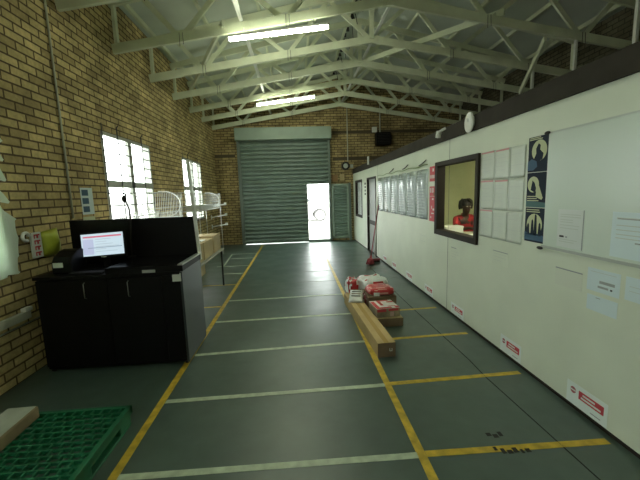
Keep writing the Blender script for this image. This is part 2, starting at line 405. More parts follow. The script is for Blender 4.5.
lamp(9.32, 'farther lit fluorescent tube, above the roller shutter')
lamp(-1.6, 'added unseen fluorescent tube behind the viewer, brightening the near hall')  # extra lamp out of view, added to brighten the near walls and partition

# ------------------------------------------------------------------ left windows
def window(i, y0, y1):
    z0, z1 = WZ; x = WL-.018
    w = sempty('window_%d' % i, (x, (y0+y1)/2, z0))
    b = B(); ft = .05; ym = (y0+y1)/2+.02; zm = 1.94
    b.box(WL-.119, x+.02, y0, y0+ft, z0, z1, M_frame).box(WL-.119, x+.02, y1-ft, y1, z0, z1, M_frame).box(x-.02, x+.02, y0, y1, z0, z0+ft, M_frame).box(x-.02, x+.02, y0, y1, z1-ft, z1, M_frame)
    b.box(x-.025, x+.025, ym-.055, ym+.055, z0, z1, M_frame).box(x-.025, x+.025, y0, y1, zm-.05, zm+.05, M_frame)
    b.build('window_frame', w)
    for a, c in ((y0+ft, ym-.055), (ym+.055, y1-ft)):
        for d, e in ((z0+ft, zm-.05), (zm+.05, z1-ft)): B().box(x-.003, x+.003, a, c, d, e, M_glass).build('pane', w)
    g = B(); xb = WL+.03
    for zz in (1.22, 1.42, 1.62, 1.80, 2.08, 2.24, 2.40, 2.56): g.tube([(xb, y0-.02, zz), (xb, y1+.02, zz)], .009, M_bar, 6)
    for yy in ((y0+ft+ym-.055)/2, (y1-ft+ym+.055)/2):
        g.tube([(xb, yy, z0-.05), (xb, yy, z1+.10), (xb+.03, yy-.02, z1+.13)], .009, M_bar, 6)
    g.tube([(xb, y0, z0), (xb, y0, z1+.1)], .007, M_bar, 6)
    g.build('burglar_bars', w)['label'] = 'dark steel bars in front of the panes'
    B().box(WL-.05, WL+.03, y0-.03, y1+.03, z0-.03, z0, M_conc).build('window_sill', w)
for k, (a, b) in enumerate(wins): window(k+1, a, b)

# jagged white plastic blind hanging over the near window
bl = thing('white_blind', 'torn white plastic blind with jagged edge covering the nearest window', 'blind', (WL+.06, 2.5, 1.03))
pz = [(1.4, 2.42), (3.36, 2.42)]
zz = 2.42
edge = []
tips = [(2.27, 3.35), (2.10, 3.33), (1.92, 3.33), (1.72, 3.33), (1.56, 3.38), (1.38, 3.375), (1.21, 3.35), (1.06, 3.32)]
base = [3.24, 3.25, 3.25, 3.21, 3.20, 3.19, 3.19, 3.18, 3.15]
for k, (tzz, ty) in enumerate(tips):
    edge += [(base[k], tzz+.13), (base[k]+.05, tzz+.075), (ty, tzz-.005), (ty-.02, tzz-.02), (base[k+1]+.01, tzz+.0)]
pz = [(1.4, 2.42)]+[(3.22, 2.42)]+edge+[(3.15, 1.04), (2.9, 1.03), (2.2, 1.06), (1.4, 1.04)]
b = B(); n = len(pz)
fr = [b.bm.verts.new((WL+.07+.02*math.sin(y*9)+.008*math.sin(z*31), y, z)) for y, z in pz]
b.mi(M_blind); f = b.bm.faces.new(fr)
bmesh.ops.triangulate(b.bm, faces=[f]); bmesh.ops.subdivide_edges(b.bm, edges=b.bm.edges, cuts=1)
o = b.build('plastic_sheet', bl); sd = o.modifiers.new('s', 'SOLIDIFY'); sd.thickness = .008
B().beam((WL+.06, 1.35, 2.44), (WL+.06, 3.28, 2.44), .05, .04, M_white).build('head_rail', bl)

# things on the left wall
def tagged(b, name, label, cat, group=None, **k): return tag(b.build(name, **k), label, cat, group)
tagged(B().tube([(WL+.014, 4.262, 1.50), (WL+.014, 4.262, 4.10)], .012, M_conduit, 10), 'conduit_pipe', 'thin pale conduit climbing the left brick wall above the black counter', 'conduit')
cs = thing('cable_trunking', 'white cable trunking low on the left brick wall', 'trunking', (WL, 2.3, .57))
B().box(WL, WL+.045, -.5, 3.40, .58, .655, M_conduit).build('channel', cs, bevel=.004)
B().box(WL, WL+.05, 3.33, 3.42, .652, .69, M_white).build('socket_box', cs, bevel=.006)
B().tube([(WL+.01, -.5, .53), (WL+.01, 3.55, .53)], .008, M_conduit, 8).build('cable', cs)
pn = thing('wall_notice', 'narrow white notice with three blue pictures on the left brick wall', 'notice', (WL, 4.57, 1.53))
b = B(); n = 6
for k in range(n):
    z0_, z1_ = 1.53+.34*k/n, 1.53+.34*(k+1)/n
    for j in range(3):
        ya, yb = 4.47+.2*j/3, 4.47+.2*(j+1)/3; dx = lambda j: .004+.03*(j/3)**2
        b.hexa([(WL+dx(j), ya, z0_), (WL+dx(j+1), yb, z0_), (WL+dx(j+1)+.002, yb, z0_), (WL+dx(j)+.002, ya, z0_), (WL+dx(j), ya, z1_), (WL+dx(j+1), yb, z1_), (WL+dx(j+1)+.002, yb, z1_), (WL+dx(j)+.002, ya, z1_)], M_paperb)
b.build('paper', pn)
for k in range(3):
    z = 1.56+k*.105; b = B().hexa([(WL+.008, 4.49, z), (WL+.019, 4.60, z), (WL+.021, 4.60, z), (WL+.010, 4.49, z), (WL+.008, 4.49, z+.075), (WL+.019, 4.60, z+.075), (WL+.021, 4.60, z+.075), (WL+.010, 4.49, z+.075)], M_blue)
    b.build('printed_picture', pn)
tagged(B().box(WL, WL+.004, 4.47, 4.72, 1.40, 1.50, M_yel), 'sticky_note', 'yellow-green note stuck below the narrow white notice', 'note')
# yellow packet hung from a roll on the wall
yb = thing('yellow_packet', 'crumpled yellow packet with a white strip of red figures, hanging on the brick wall', 'packet', (WL, 3.8, 1.10))
def puff(q):
    return Vector((q.x*(1+.25*math.sin(q.y*30)), q.y, q.z+.02*math.sin(q.y*22)))
b = B(); b.mi(M_bagy)
NN = 10
def grid_pad(b, f, m, nu=10, nv=8):
    i = b.mi(m); vs = [[[b.bm.verts.new(f(u/nu, v/nv, s)) for v in range(nv+1)] for u in range(nu+1)] for s in (0, 1)]
    for s in (0, 1):
        for u in range(nu):
            for v in range(nv):
                q = [vs[s][u][v], vs[s][u+1][v], vs[s][u+1][v+1], vs[s][u][v+1]]
                fc = b.bm.faces.new(q if s else q[::-1]); fc.material_index = i; fc.smooth = True
    bmesh.ops.remove_doubles(b.bm, verts=b.bm.verts, dist=1e-4)
def yf(u, v, s):
    d = math.sin(PI*u)**.5*math.sin(PI*v)**.5
    return (WL+.012+s*(.07*d)+.012*math.sin(u*9+v*4)*d*s, 3.69+.27*u, 1.14+.25*v-.05*(v*u)*0-.03*(1-v)*math.sin(u*3)+.03*u*v)
grid_pad(b, yf, M_bagy); b.build('bag', yb)
b = B().box(WL+.008, WL+.03, 3.56, 3.69, 1.14, 1.40, M_paper); b.build('white_strip', yb, bevel=.003)
b = B()
for k in range(4):
    z = 1.16+k*.060
    b.box(WL+.03, WL+.033, 3.59, 3.60, z, z+.04, M_red).box(WL+.03, WL+.033, 3.60, 3.665, z+.026, z+.04, M_red).box(WL+.03, WL+.033, 3.625, 3.645, z, z+.03, M_red)
b.build('red_figures', yb)
rl = B(); pts = [(WL+.03, 3.49+.04*math.cos(a), 1.37+.04*math.sin(a)) for a in [k*PI/8 for k in range(14)]]
rl.tube(pts, .016, M_white, 8); tagged(rl, 'white_hook', 'curled white hook on the brick wall left of the yellow packet', 'hook')

# ------------------------------------------------------------------ black counter
CX0, CX1, CY0, CY1, CZ = -2.56, -1.155, 3.345, 3.99, .985
ct = thing('service_counter', 'black service counter with a raised back panel against the left brick wall', 'counter', ((CX0+CX1)/2, (CY0+CY1)/2, 0))
B().box(CX0+.02, CX1-.022, CY0+.02, CY1, .04, CZ-.03, M_black).build('carcass', ct)
B().box(CX0, CX1-.022, CY0-.005, CY1, CZ-.03, CZ, M_black).build('counter_top', ct, bevel=.003)
B().box(CX1-.022, CX1, CY0, CY1+.01, .035, CZ-.005, M_side).build('side_panel', ct, bevel=.002)['label'] = 'black laminate end panel, its reflected light painted in as grey'
B().box(CX0, CX1-.025, CY1-.012, CY1+.014, CZ, 1.487, M_black).build('back_panel', ct, bevel=.003)
for x0, x1, hx in ((CX0+.02, -1.88, -2.085), (-1.873, -1.36, -1.673)):
    d = B().box(x0, x1, CY0, CY0+.018, .07, CZ-.04, M_black).build('door', ct, bevel=.002)
    h = B().tube([(hx, CY0, .755), (hx, CY0-.024, .765), (hx, CY0-.024, .905), (hx, CY0, .915)], .0042, M_alu, 8); h.build('handle', d)['label'] = 'thin chrome handle'
B().box(-1.353, CX1-.024, CY0, CY0+.018, .07, CZ-.04, M_black).build('front_panel', ct, bevel=.002)
b = B().box(-1.88, CX1+.012, CY0-.005, CY1-.014, CZ+.001, 1.045, M_black); b.build('raised_top', ct, bevel=.003)['label'] = 'raised black top on the right half'
B().box(-1.86, CX1-.04, CY0+.01, CY1-.03, 1.045, 1.052, M_blackg).build('glass_sheet', ct)['label'] = 'dark glass sheet'
B().box(CX1-.035, CX1+.014, CY0-.006, CY1-.014, 1.045, 1.058, M_alu).build('metal_edge', ct, bevel=.002)['label'] = 'bare metal edging strip'
B().box(-1.53, -1.405, CY0-.012, CY0-.004, .985, 1.015, M_alu).build('lock_plate', ct, bevel=.003)['label'] = 'small silver plate'
b = B().box(CX1-.095, CX1-.012, CY0-.004, CY0-.001, .885, .965, M_paper); b.build('tag', ct)['label'] = 'small white paper tag'
B().tube([(CX1-.03, CY0+.05, 0.018), (CX1-.055, CY0+.05, .018)], .018, M_cable, 12).build('castor', ct)
B().tube([(CX0+.06, CY0+.05, 0.018), (CX0+.035, CY0+.05, .018)], .018, M_cable, 12).build('castor', ct)
B().tube([(CX1-.03, CY1-.05, 0.018), (CX1-.055, CY1-.05, .018)], .018, M_cable, 12).build('castor', ct)
# monitor
mo = thing('computer_monitor', 'black flat monitor showing a white page with a red bar, on the black counter', 'monitor', (-2.07, 3.72, CZ))
MM = Matrix.Translation((-2.07, 3.70, 1.24)) @ Matrix.Rotation(R.uniform(0, 0)-.05, 4, 'Y') @ Matrix.Rotation(-.12, 4, 'X')
B().box(-.235, .235, 0, .03, -.145, .135, M_black, MM).build('housing', mo, bevel=.004)
B().box(-.215, .215, -.003, 0, -.115, .118, M_screen, MM).build('screen', mo)
b = B().box(-.195, .20, -.0045, -.003, .078, .094, M_screenr, MM)
b.box(-.20, -.09, -.0045, -.003, -.10, .06, mat('screen_side', (.02,)*3, .3, emit=(.58, .64, .85), estr=.40), MM)
b.box(-.15, .20, -.006, -.0045, -.035, -.027, M_screeng, MM)
for k in range(6): b.box(-.07, R.uniform(0, .17), -.0045, -.003, .055-k*.026, .060-k*.026, mat('screen_row', (.02,)*3, .3, emit=(.5, .58, .62), estr=.40), MM)
b.build('page_content', mo)['label'] = 'red title bar and grey text rows'
B().box(-.025, .025, -.004, 0, -.137, -.128, M_alu, MM).build('badge', mo)
B().box(-2.10, -2.04, 3.735, 3.76, CZ+.01, 1.15, M_black).build('stand_neck', mo)
B().box(-2.18, -1.96, 3.63, 3.83, CZ, CZ+.012, M_black).build('stand_base', mo, bevel=.004)
# label printer / till
tp = thing('receipt_printer', 'black rounded receipt printer with a white label at the left end of the counter', 'printer', (-2.365, 3.6, CZ))
prof = [(3.47, CZ), (3.74, CZ), (3.74, 1.19), (3.68, 1.215), (3.60, 1.20), (3.51, 1.15), (3.47, 1.10)]
B().prism([(-2.46, y, z) for y, z in prof], (.19, 0, 0), M_black).build('body', tp, bevel=.015, seg=3)
B().box(-2.44, -2.345, 3.4665, 3.4695, 1.05, 1.10, M_paper).build('label_sticker', tp)
kb = thing('keyboard', 'black keyboard lying in front of the monitor', 'keyboard', (-2.1, 3.47, CZ))
B().box(-2.24, -1.93, 3.37, 3.46, CZ, CZ+.018, M_black).build('base', kb, bevel=.004)
b = B()
for i in range(5):
    for j in range(13): b.box(-2.235+j*.023, -2.217+j*.023, 3.374+i*.0168, 3.386+i*.0168, CZ+.018, CZ+.024, M_cable)
b.build('keys', kb)
# gooseneck scanner
gn = thing('gooseneck_camera', 'thin black gooseneck with small camera head standing behind the monitor', 'camera', (-1.89, 3.93, 1.045))
B().tube([(-1.89, 3.93, 1.06), (-1.885, 3.93, 1.25), (-1.865, 3.93, 1.45), (-1.87, 3.93, 1.60), (-1.90, 3.93, 1.70), (-1.89, 3.93, 1.765)], .010, M_cable, 8).build('neck', gn)
B().ell((-1.905, 3.92, 1.71), (.024, .03, .04), M_cable).build('head', gn)
B().box(-1.925, -1.855, 3.90, 3.965, 1.052, 1.065, M_cable).build('base', gn, bevel=.003)
tagged(B().beam((-1.150, 3.985, .981), (-1.205, 3.985, 2.13), .033, .03, M_white, up=(0, 1, 0)), 'metal_upright', 'slim pale upright standing on the right end of the black counter', 'post')

# ------------------------------------------------------------------ wire basket racks on the left wall
def wire_rack(y0, y1, zs, zt, label, floor_z, arms=False):
    t = thing('wire_basket_rack', label, 'wire rack', (-2.45, (y0+y1)/2, floor_z), 'white wire racks along the left wall')
    xa, xb = -2.64, -2.22
    fr = B()
    for x, y in ((xa, y0), (xa, y1), (xb, y0), (xb, y1)): fr.tube([(x, y, floor_z), (x, y, zs[-1]+.02)], .008, M_wire, 6)
    fr.build('upright_frame', t)
    for z in zs:
        b = B()
        for x in (xa, xb): b.tube([(x, y0, z), (x, y1, z)], .006, M_wire, 6); b.tube([(x, y0, z+.12), (x, y1, z+.12)], .005, M_wire, 6)
        n = int((y1-y0)/.055)
        for k in range(n+1):
            y = y0+(y1-y0)*k/n; b.tube([(xa, y, z+.12), (xa, y, z), (xb, y, z), (xb, y, z+.12)], .0035, M_wire, 4)
        b.build('wire_basket', t)
    # oval end hoops
    for y in (y0, y1):
        b = B(); pts = []
        for k in range(25):
            a = -PI/2+PI*k/24; pts.append((xa+.10+.30*math.cos(a), y, (zs[-1]+zt)/2+(zt-zs[-1])/2*math.sin(a)))
        b.tube(pts, .006, M_wire, 6, cap=False)
        b.tube([(xa, y, zt), (xa+.10, y, zt)], .006, M_wire, 6)
        b.build('end_hoop', t)
    b = B(); n = int((y1-y0)/.075)
    for k in range(n+1):
        y = y0+(y1-y0)*k/n; b.tube([(xb, y, zs[-1]), (xb+.02, y, zt-.04)], .0035, M_wire, 4)
    for z in (zs[-1]+.2, zt-.04): b.tube([(xb+.01, y0, z), (xb+.01, y1, z)], .005, M_wire, 5)
    b.build('wire_front', t)
    return t
wire_rack(5.12, 6.75, (.95, 1.35), 1.84, 'white wire basket rack behind the black counter, in front of the first clear window', .72)
wire_rack(7.9, 10.1, (1.38,), 1.83, 'white wire basket rack nearer the roller shutter, beyond the leaning upright', 0)
tr = thing('white_tray', 'white plastic tray in the farther wire rack', 'tray', (-2.4, 8.7, 1.39))
b = B().box(-2.60, -2.26, 8.2, 9.4, 1.395, 1.41, M_white); 
for x in (-2.60, -2.27): b.box(x, x+.012, 8.2, 9.4, 1.41, 1.52, M_white)
for y in (8.2, 9.39): b.box(-2.60, -2.26, y, y+.012, 1.41, 1.52, M_white)
b.build('tray_body', tr)
for k, z in enumerate((.78, 1.08, 1.42)):
    t = thing('shelf_bracket', 'white metal bracket arm on the brick wall by the shutter, %s of three' % ('lowest', 'middle', 'topmost')[k], 'bracket', (-2.45, 10.9, z), 'white bracket arms by the shutter')
    B().beam((WL, 10.9, z-.02), (-2.24, 10.9, z+.05), .03, .035, M_white).build('arm', t); B().box(-2.27, -2.2, 10.86, 10.94, z+.02, z+.10, M_white).build('end_clip', t, bevel=.005)
    B().box(WL, WL+.02, 10.87, 10.93, z-.08, z+.05, M_white).build('wall_plate', t)

# ------------------------------------------------------------------ long table with boxes
tb = thing('trestle_table', 'long grey table with thin black legs beyond the black counter', 'table', (-1.95, 5.5, 0))
B().box(-2.5, -1.42, 4.5, 6.53, .695, .72, M_gtable).build('table_top', tb, bevel=.003)
for x, y in ((-1.465, 6.48), (-2.45, 6.48), (-1.465, 4.55), (-2.45, 4.55)): B().box(x-.014, x+.014, y-.014, y+.014, 0, .695, M_cable).build('leg', tb)
def carton(x0, x1, y0, y1, z0, z1, label, m=M_cardl, tape=True, group='cardboard cartons on the long table'):
    t = thing('cardboard_carton', label, 'box', ((x0+x1)/2, (y0+y1)/2, z0), group)
    B().box(x0, x1, y0, y1, z0, z1, m).build('carton_body', t, bevel=.004)
    if tape: B().box((x0+x1)/2-.025, (x0+x1)/2+.025, y0-.001, y1+.001, z1-.05, z1+.0015, M_tape).build('tape', t)
    return t
carton(-1.98, -1.47, 4.75, 5.30, .72, 1.00, 'light cardboard carton on the long table, nearest to the black counter')
carton(-1.98, -1.47, 5.33, 5.90, .72, 1.00, 'light cardboard carton in the middle of the row on the long table')
carton(-1.98, -1.47, 5.98, 6.47, .72, 1.02, 'light cardboard carton at the far end of the long table above its leg')
carton(-2.65, -2.1, 7.0, 7.6, 0, .48, 'cardboard carton on the floor beyond the long table', group='cartons on the floor by the left wall')
tagged(B().box(-1.9, -1.52, 5.4, 5.62, 1.002, 1.012, M_paper), 'paper_sheet', 'white sheet of paper lying on the middle carton', 'paper')
tagged(B().box(-1.86, -1.55, 4.85, 5.15, 1.002, 1.025, M_pink), 'folded_leaflet', 'pinkish leaflet stack lying on the carton nearest the counter', 'paper')

# ------------------------------------------------------------------ green pallet
pl = thing('plastic_pallet', 'green plastic pallet with a lattice deck on the floor at lower left', 'pallet', (-1.83, 1.9, 0))
b = B(); x0, x1, y0, y1 = -2.36, -1.312, 1.30, 2.47
z0, z1 = .128, .15
b.box(x0, x1, y0, y0+.03, z0-.01, z1, M_green).box(x0, x1, y1-.03, y1, z0-.01, z1, M_green).box(x0, x0+.03, y0, y1, z0-.01, z1, M_green).box(x1-.03, x1, y0, y1, z0-.01, z1, M_green)
ny = 20; py = (y1-y0-.06)/ny; nx = 15; px = (x1-x0-.06)/nx
for k in range(1, ny): b.box(x0+.03, x1-.03, y0+.03+k*py-.0055, y0+.03+k*py+.0055, z0, z1-.001, M_green)
for k in range(ny):
    off = (k % 2)*.5
    for j in range(nx+1):
        x = x0+.03+(j+off)*px
        if x > x1-.03: continue
        b.box(x-.0055, x+.0055, y0+.03+k*py, y0+.03+(k+1)*py, z0, z1-.002, M_green)
b.build('lattice_deck', pl)
for x in (x0+.08, (x0+x1)/2, x1-.08):
    for y in (y0+.09, (y0+y1)/2, y1-.09):
        B().box(x-.07, x+.07, y-.08, y+.08, .018, z0, M_green).build('foot_block', pl, bevel=.01)
for x in (x0+.08, (x0+x1)/2, x1-.08): B().box(x-.07, x+.07, y0+.01, y1-.01, 0, .018, M_green).build('runner', pl, bevel=.004)
B().box(x0, x1, y0, y0+.02, .09, z0, M_green).build('side_lip', pl); B().box(x0, x1, y1-.02, y1, .09, z0, M_green).build('side_lip', pl); B().box(x1-.018, x1, y0, y1, .09, z0, M_green).build('side_lip', pl)
pk = thing('foam_slab', 'off-white foam slab in a worn brown wrapper lying on the green pallet', 'packing slab', (-2.1, 2.05, .15))
MP = Matrix.Translation((-1.93, 2.41, .15)) @ Matrix.Rotation(math.radians(2), 4, 'Z')
B().box(-.205, 0, -.85, 0, 0, .088, M_poly, MP).build('slab', pk, bevel=.012, seg=3)
B().box(-.20, -.012, -.845, -.01, .086, .0905, mat('foam_white', (.40, .43, .37), .6, noise=(7, .15)), MP).build('top_sheet', pk, bevel=.003)
b = B().box(-.12, -.09, -.30, -.29, .0905, .0915, M_dot, MP).box(-.11, -.08, -.33, -.322, .0905, .0915, M_dot, MP); b.build('printed_mark', pk)

# ------------------------------------------------------------------ long carton and parcels
lc = thing('long_carton', 'long narrow cardboard carton lying on the right yellow line', 'box', (.84, 4.1, 0))
ang = math.atan2(-.085, 1.72)
ML = Matrix.Translation((.776, 3.232, 0)) @ Matrix.Rotation(math.atan(.085/1.72), 4, 'Z')
B().box(0, .192, 0, 1.80, 0, .158, M_card, ML).build('carton_body', lc, bevel=.004)
b = B().box(.002, .190, -.0015, 0, .003, .155, M_cardd, ML); b.build('end_flap', lc)['label'] = 'darker folded end flap'
b = B().box(.125, .131, -.003, -.0015, .068, .096, M_paper, ML).box(.148, .154, -.003, -.0015, .068, .096, M_paper, ML).box(.125, .154, -.003, -.0015, .064, .070, M_paper, ML); b.build('printed_mark', lc)['label'] = 'small white printed mark'
B().box(.07, .12, .0, 1.80, .158, .1592, M_tape, ML).build('tape', lc)
def crumple(b, c, r, ang, m, m2=None, seed=0, amp=.18, nu=22, nv=12, split=None, flat=.25):
    rr = random.Random(seed); ph = [rr.uniform(0, 6) for _ in range(9)]; Mx = Matrix.Rotation(ang, 3, 'Z')
    i1 = b.mi(m); i2 = b.mi(m2) if m2 else i1; rows = []
    for a in range(nv+1):
        t = PI*a/nv; row = []
        for k in range(nu):
            p = 2*PI*k/nu
            x = math.copysign(abs(math.cos(p))**.45, math.cos(p)); y = math.copysign(abs(math.sin(p))**.45, math.sin(p)); s = math.sin(t)**.45; z = math.copysign(abs(math.cos(t))**.6, math.cos(t))
            w = 1+amp*(math.sin(3*p+ph[0]+2*t)*.4+math.sin(7*p+ph[1])*.25*math.sin(5*t+ph[2])+math.sin(11*p+ph[3]+3*t)*.15)
            q = Mx @ Vector((x*s*r[0]*w, y*s*r[1]*w, z*r[2]*(1+amp*.6*math.sin(4*p+ph[4])*s)))
            q.z = max(q.z, -r[2]); row.append(b.bm.verts.new(Vector(c)+Vector((0, 0, r[2]))+q))
        rows.append(row)
    for a in range(nv):
        for k in range(nu):
            fc = b.bm.faces.new((rows[a][k], rows[a][(k+1) % nu], rows[a+1][(k+1) % nu], rows[a+1][k])); fc.smooth = False
            v = math.sin(1.7*k+ph[5])+math.sin(2.3*a+ph[6]+k*.8)
            fc.material_index = i2 if v > (split if split is not None else .5) else i1
    bmesh.ops.remove_doubles(b.bm, verts=rows[0]+rows[-1], dist=1e-6)
    return b
# bottom open carton A
ta = thing('flat_carton', 'low flat brown carton on the floor beside the long carton', 'box', (1.13, 4.2, 0))
B().box(.95, 1.295, 4.01, 4.40, 0, .108, M_cardd).build('carton_body', ta, bevel=.004); B().box(.953, 1.292, 4.013, 4.397, .107, .111, M_cardl).build('lid', ta)
# parcel B on A
MB_ = Matrix.Translation((1.10, 4.22, .112)) @ Matrix.Rotation(.10, 4, 'Z')
tb_ = thing('printed_parcel', 'parcel with white and red printed top on the flat carton', 'parcel', (1.10, 4.22, .112))
B().box(-.155, .155, -.17, .16, 0, .115, mat('parcel_side', (.26, .22, .15), .6, noise=(9, .3)), MB_).build('parcel_body', tb_, bevel=.008)
b = B().box(-.152, .152, -.167, .157, .114, .119, M_bagw, MB_)
b.build('wrapper_top', tb_, bevel=.004)
b = B()
for q in ((-.15, -.10, -.165, .12), (-.10, .05, -.165, -.12), (-.06, -.02, -.05, .15), (.06, .15, .05, .09), (.02, .12, -.10, -.085), (.10, .15, -.165, -.10), (-.02, .10, .115, .15)): b.box(*q, .119, .1205, M_red, MB_)
for q in ((-.15, -.03, .075, .112), (.0, .13, .080, .110)): b.box(q[0], q[1], -.1715, -.170, q[2], q[3], M_red, MB_)
for q in ((.02, .07, .01, .07), ): b.box(q[0], q[1], -.1725, -.170, q[2], q[3], mat('label_pinkish', (.5, .35, .32), .6), MB_)
b.build('red_print', tb_)
# carton C with red bag on top
tc_ = carton(.955, 1.355, 4.50, 4.92, 0, .24, 'brown carton standing behind the printed parcel', m=M_cardd, tape=False, group=None)
rbg = thing('red_plastic_bag', 'shiny red plastic bag of goods on the brown carton', 'bag', (1.16, 4.68, .242))
b = B(); crumple(b, (1.155, 4.68, .2415), (.185, .17, .055), .05, M_bagr, mat('bag_red_light', (.62, .34, .30), .3), 3, split=.95, amp=.10); b.build('bag_body', rbg)
b = B().box(-.05, .03, 0, .004, 0, .05, M_bagw, Matrix.Translation((1.08, 4.49, .255)) @ Matrix.Rotation(-.1, 4, 'Z')); b.build('label_patch', rbg)
# bag D: white/red large
db = thing('white_plastic_bag', 'large crumpled white plastic bag with red print, behind the red bag', 'bag', (1.18, 5.15, 0))
b = B(); crumple(b, (1.19, 5.26, 0), (.22, .22, .175), .2, M_bagw, M_bagr, 5, split=1.45); b.build('bag_body', db)
fb = thing('bag_of_parcels', 'red and white printed plastic pack at the left of the parcel pile', 'pack', (1.02, 4.96, 0))
b = B(); crumple(b, (.86, 5.32, .0), (.09, .14, .16), .1, M_bagr, M_bagw, 9, split=.1, amp=.25); b.build('bag_body', fb)
gb = thing('white_parcel_roll', 'white and red packet on the floor at the back of the parcel pile', 'pack', (1.3, 5.6, 0))
b = B(); crumple(b, (1.36, 5.72, 0), (.16, .12, .10), .6, M_bagw, M_bagr, 12, split=1.1); b.build('bag_body', gb)
# striped packet E leaning on the long carton
MEe = Matrix.Translation((.765, 4.52, .161)) @ Matrix.Rotation(-.25, 4, 'Z') @ Matrix.Rotation(.22, 4, 'X')
eb2 = thing('striped_packet', 'white packet with black lettering lying on the far end of the long carton', 'packet', (.80, 4.75, .161))
def pf(u, v, s):
    d = (math.sin(PI*min(max(u, .0), 1))*math.sin(PI*v))**.5 if 0 < u < 1 and 0 < v < 1 else 0
    return MEe @ Vector((-.09+.20*u, .0+.36*v, .012+s*.05*d))
b = B(); grid_pad(b, pf, M_bagw); b.build('packet_body', eb2)
b = B()
for k in range(4): b.box(-.055+.0*k, .075, .09+.06*k, .108+.06*k, .058, .064, M_dot if k % 2 == 0 else M_cardd, MEe)
b.build('printed_lettering', eb2)
rp = thing('red_pouch', 'dark red pouch wedged between the long carton and the parcels', 'pouch', (.922, 4.8, 0))
b = B(); crumple(b, (.922, 4.80, .0), (.024, .20, .12), .05, mat('pouch_dark_red', (.2, .03, .04), .4), M_bagw, 17, split=1.0, amp=.1); b.build('pouch_body', rp)

# ------------------------------------------------------------------ office partition
T = .09
DO = (8.58, 9.67, 0, 2.10); WF = (10.42, 11.55, .93, 2.07); WO = (3.70, 4.80, 1.10, 2.06)
pw = struct(wall_x('p', PX, PX+T, WN, WE, .04, 2.352, [(*DO[:2], .04, 2.10), WF, WO], M_part).build('wall_office'), 'cream partition of the site office')
b = B()
for y in (-1.4, 1.0*0-.2, 4.435, 7.0*0+8.40): b.box(PX-.0015, PX, y-.004, y+.004, .04, 2.352, M_seam)
b.build('panel_seam', pw)
B().box(PX+.012, PX+T-.012, WN, WE, 0, .04, M_dframe).build('base_channel', pw)
struct(B().box(PX-.03, PX+.03, WN, WE-.01, 2.352, 2.52, M_fascia).build('trim_1'), 'dark brown fascia along the top of the office partition')
struct(B().box(PX+.03, WR, WN, WE, 2.42, 2.50, M_fascia).build('wall_office_roof'), 'flat roof of the site office')
struct(B().box(PX+T, WR-.3, 7.2, 7.26, 0, 2.42, M_office).build('wall_office_back'), 'pale yellow inner wall of the office')
struct(B().box(5.2, 5.26, WN, 7.2, 0, 2.42, M_office).build('wall_office_side'), 'pale yellow side wall of the office')
of = struct(B().box(PX+.032, 5.2, WN, 7.2, 2.36, 2.40, M_office).build('ceiling_office'), 'pale ceiling inside the office')
ol = thing('office_lamp', 'lit fluorescent lamp inside the office, out of sight above the window', 'ceiling lamp', (3.3, 4.4, 2.3))
B().box(3.26, 3.34, 3.8, 5.0, 2.325, 2.36, M_white).build('batten_body', ol); B().tube([(3.3, 3.82, 2.30), (3.3, 4.98, 2.30)], .016, mat('office_tube', (.9,)*3, .5, emit=(1, .97, .72), estr=110), 10).build('tube', ol)
# office window frame (dark, deep)
ow = sempty('window_6', (PX, 4.25, WO[2]))
y0, y1, z0, z1 = WO; f = .075
b = B().box(PX-.03, PX+T, y0-.03, y0+.03, z0-.04, z1+.03, M_dframe).box(PX-.03, PX+T, y1-f+.03, y1+.04, z0-.04, z1+.03, M_dframe).box(PX-.03, PX+T, y0, y1, z0-.04, z0+.035, M_dframe).box(PX-.03, PX+T, y0, y1, z1-.03, z1+.03, M_dframe)
b.build('window_frame', ow, bevel=.003)
B().box(PX+.04, PX+.046, y0+.03, y1-f+.03, z0+.035, z1-.03, M_glass).build('pane', ow)
w7 = sempty('window_7', (PX, 11, .93)); y0, y1, z0, z1 = WF
B().box(PX-.012, PX+T, y0-.02, y0+.05, z0-.03, z1+.03, M_dframe).box(PX-.012, PX+T, y1-.07, y1+.02, z0-.03, z1+.03, M_dframe).box(PX-.012, PX+T, y0, y1, z0-.03, z0+.04, M_dframe).box(PX-.012, PX+T, y0, y1, z1-.04, z1+.03, M_dframe).build('window_frame', w7)
B().box(PX+.02, PX+.026, y0+.05, y1-.07, z0+.04, z1-.04, M_glass).build('pane', w7)
B().box(PX+.06, PX+.065, y0+.05, y1-.07, z0+.04, z1-.04, M_paper).build('blind', w7)['label'] = 'white sheet behind the pane, standing in for reflected daylight'  # no real blind: white sheet imitates daylight reflected in the glass
d3 = sempty('door_3', (PX, 9.1, 0)); y0, y1, z0, z1 = DO
B().box(PX-.012, PX+T, y0, y0+.05, 0, z1, M_dframe).box(PX-.012, PX+T, y1-.05, y1, 0, z1, M_dframe).box(PX-.012, PX+T, y0, y1, z1-.05, z1, M_dframe).build('door_frame', d3)
lf = B().box(PX+.04, PX+.08, y0+.05, y1-.05, .01, z1-.05, M_door).build('door_leaf', d3, bevel=.003)
B().box(PX+.036, PX+.041, y0+.14, y1-.14, .80, .92, M_dframe).build('kick_rail', lf)
B().tube([(PX+.04, y1-.12, 1.02), (PX+.0, y1-.12, 1.02), (PX+.0, y1-.24, 1.02)], .009, M_alu, 8).build('door_handle', d3)

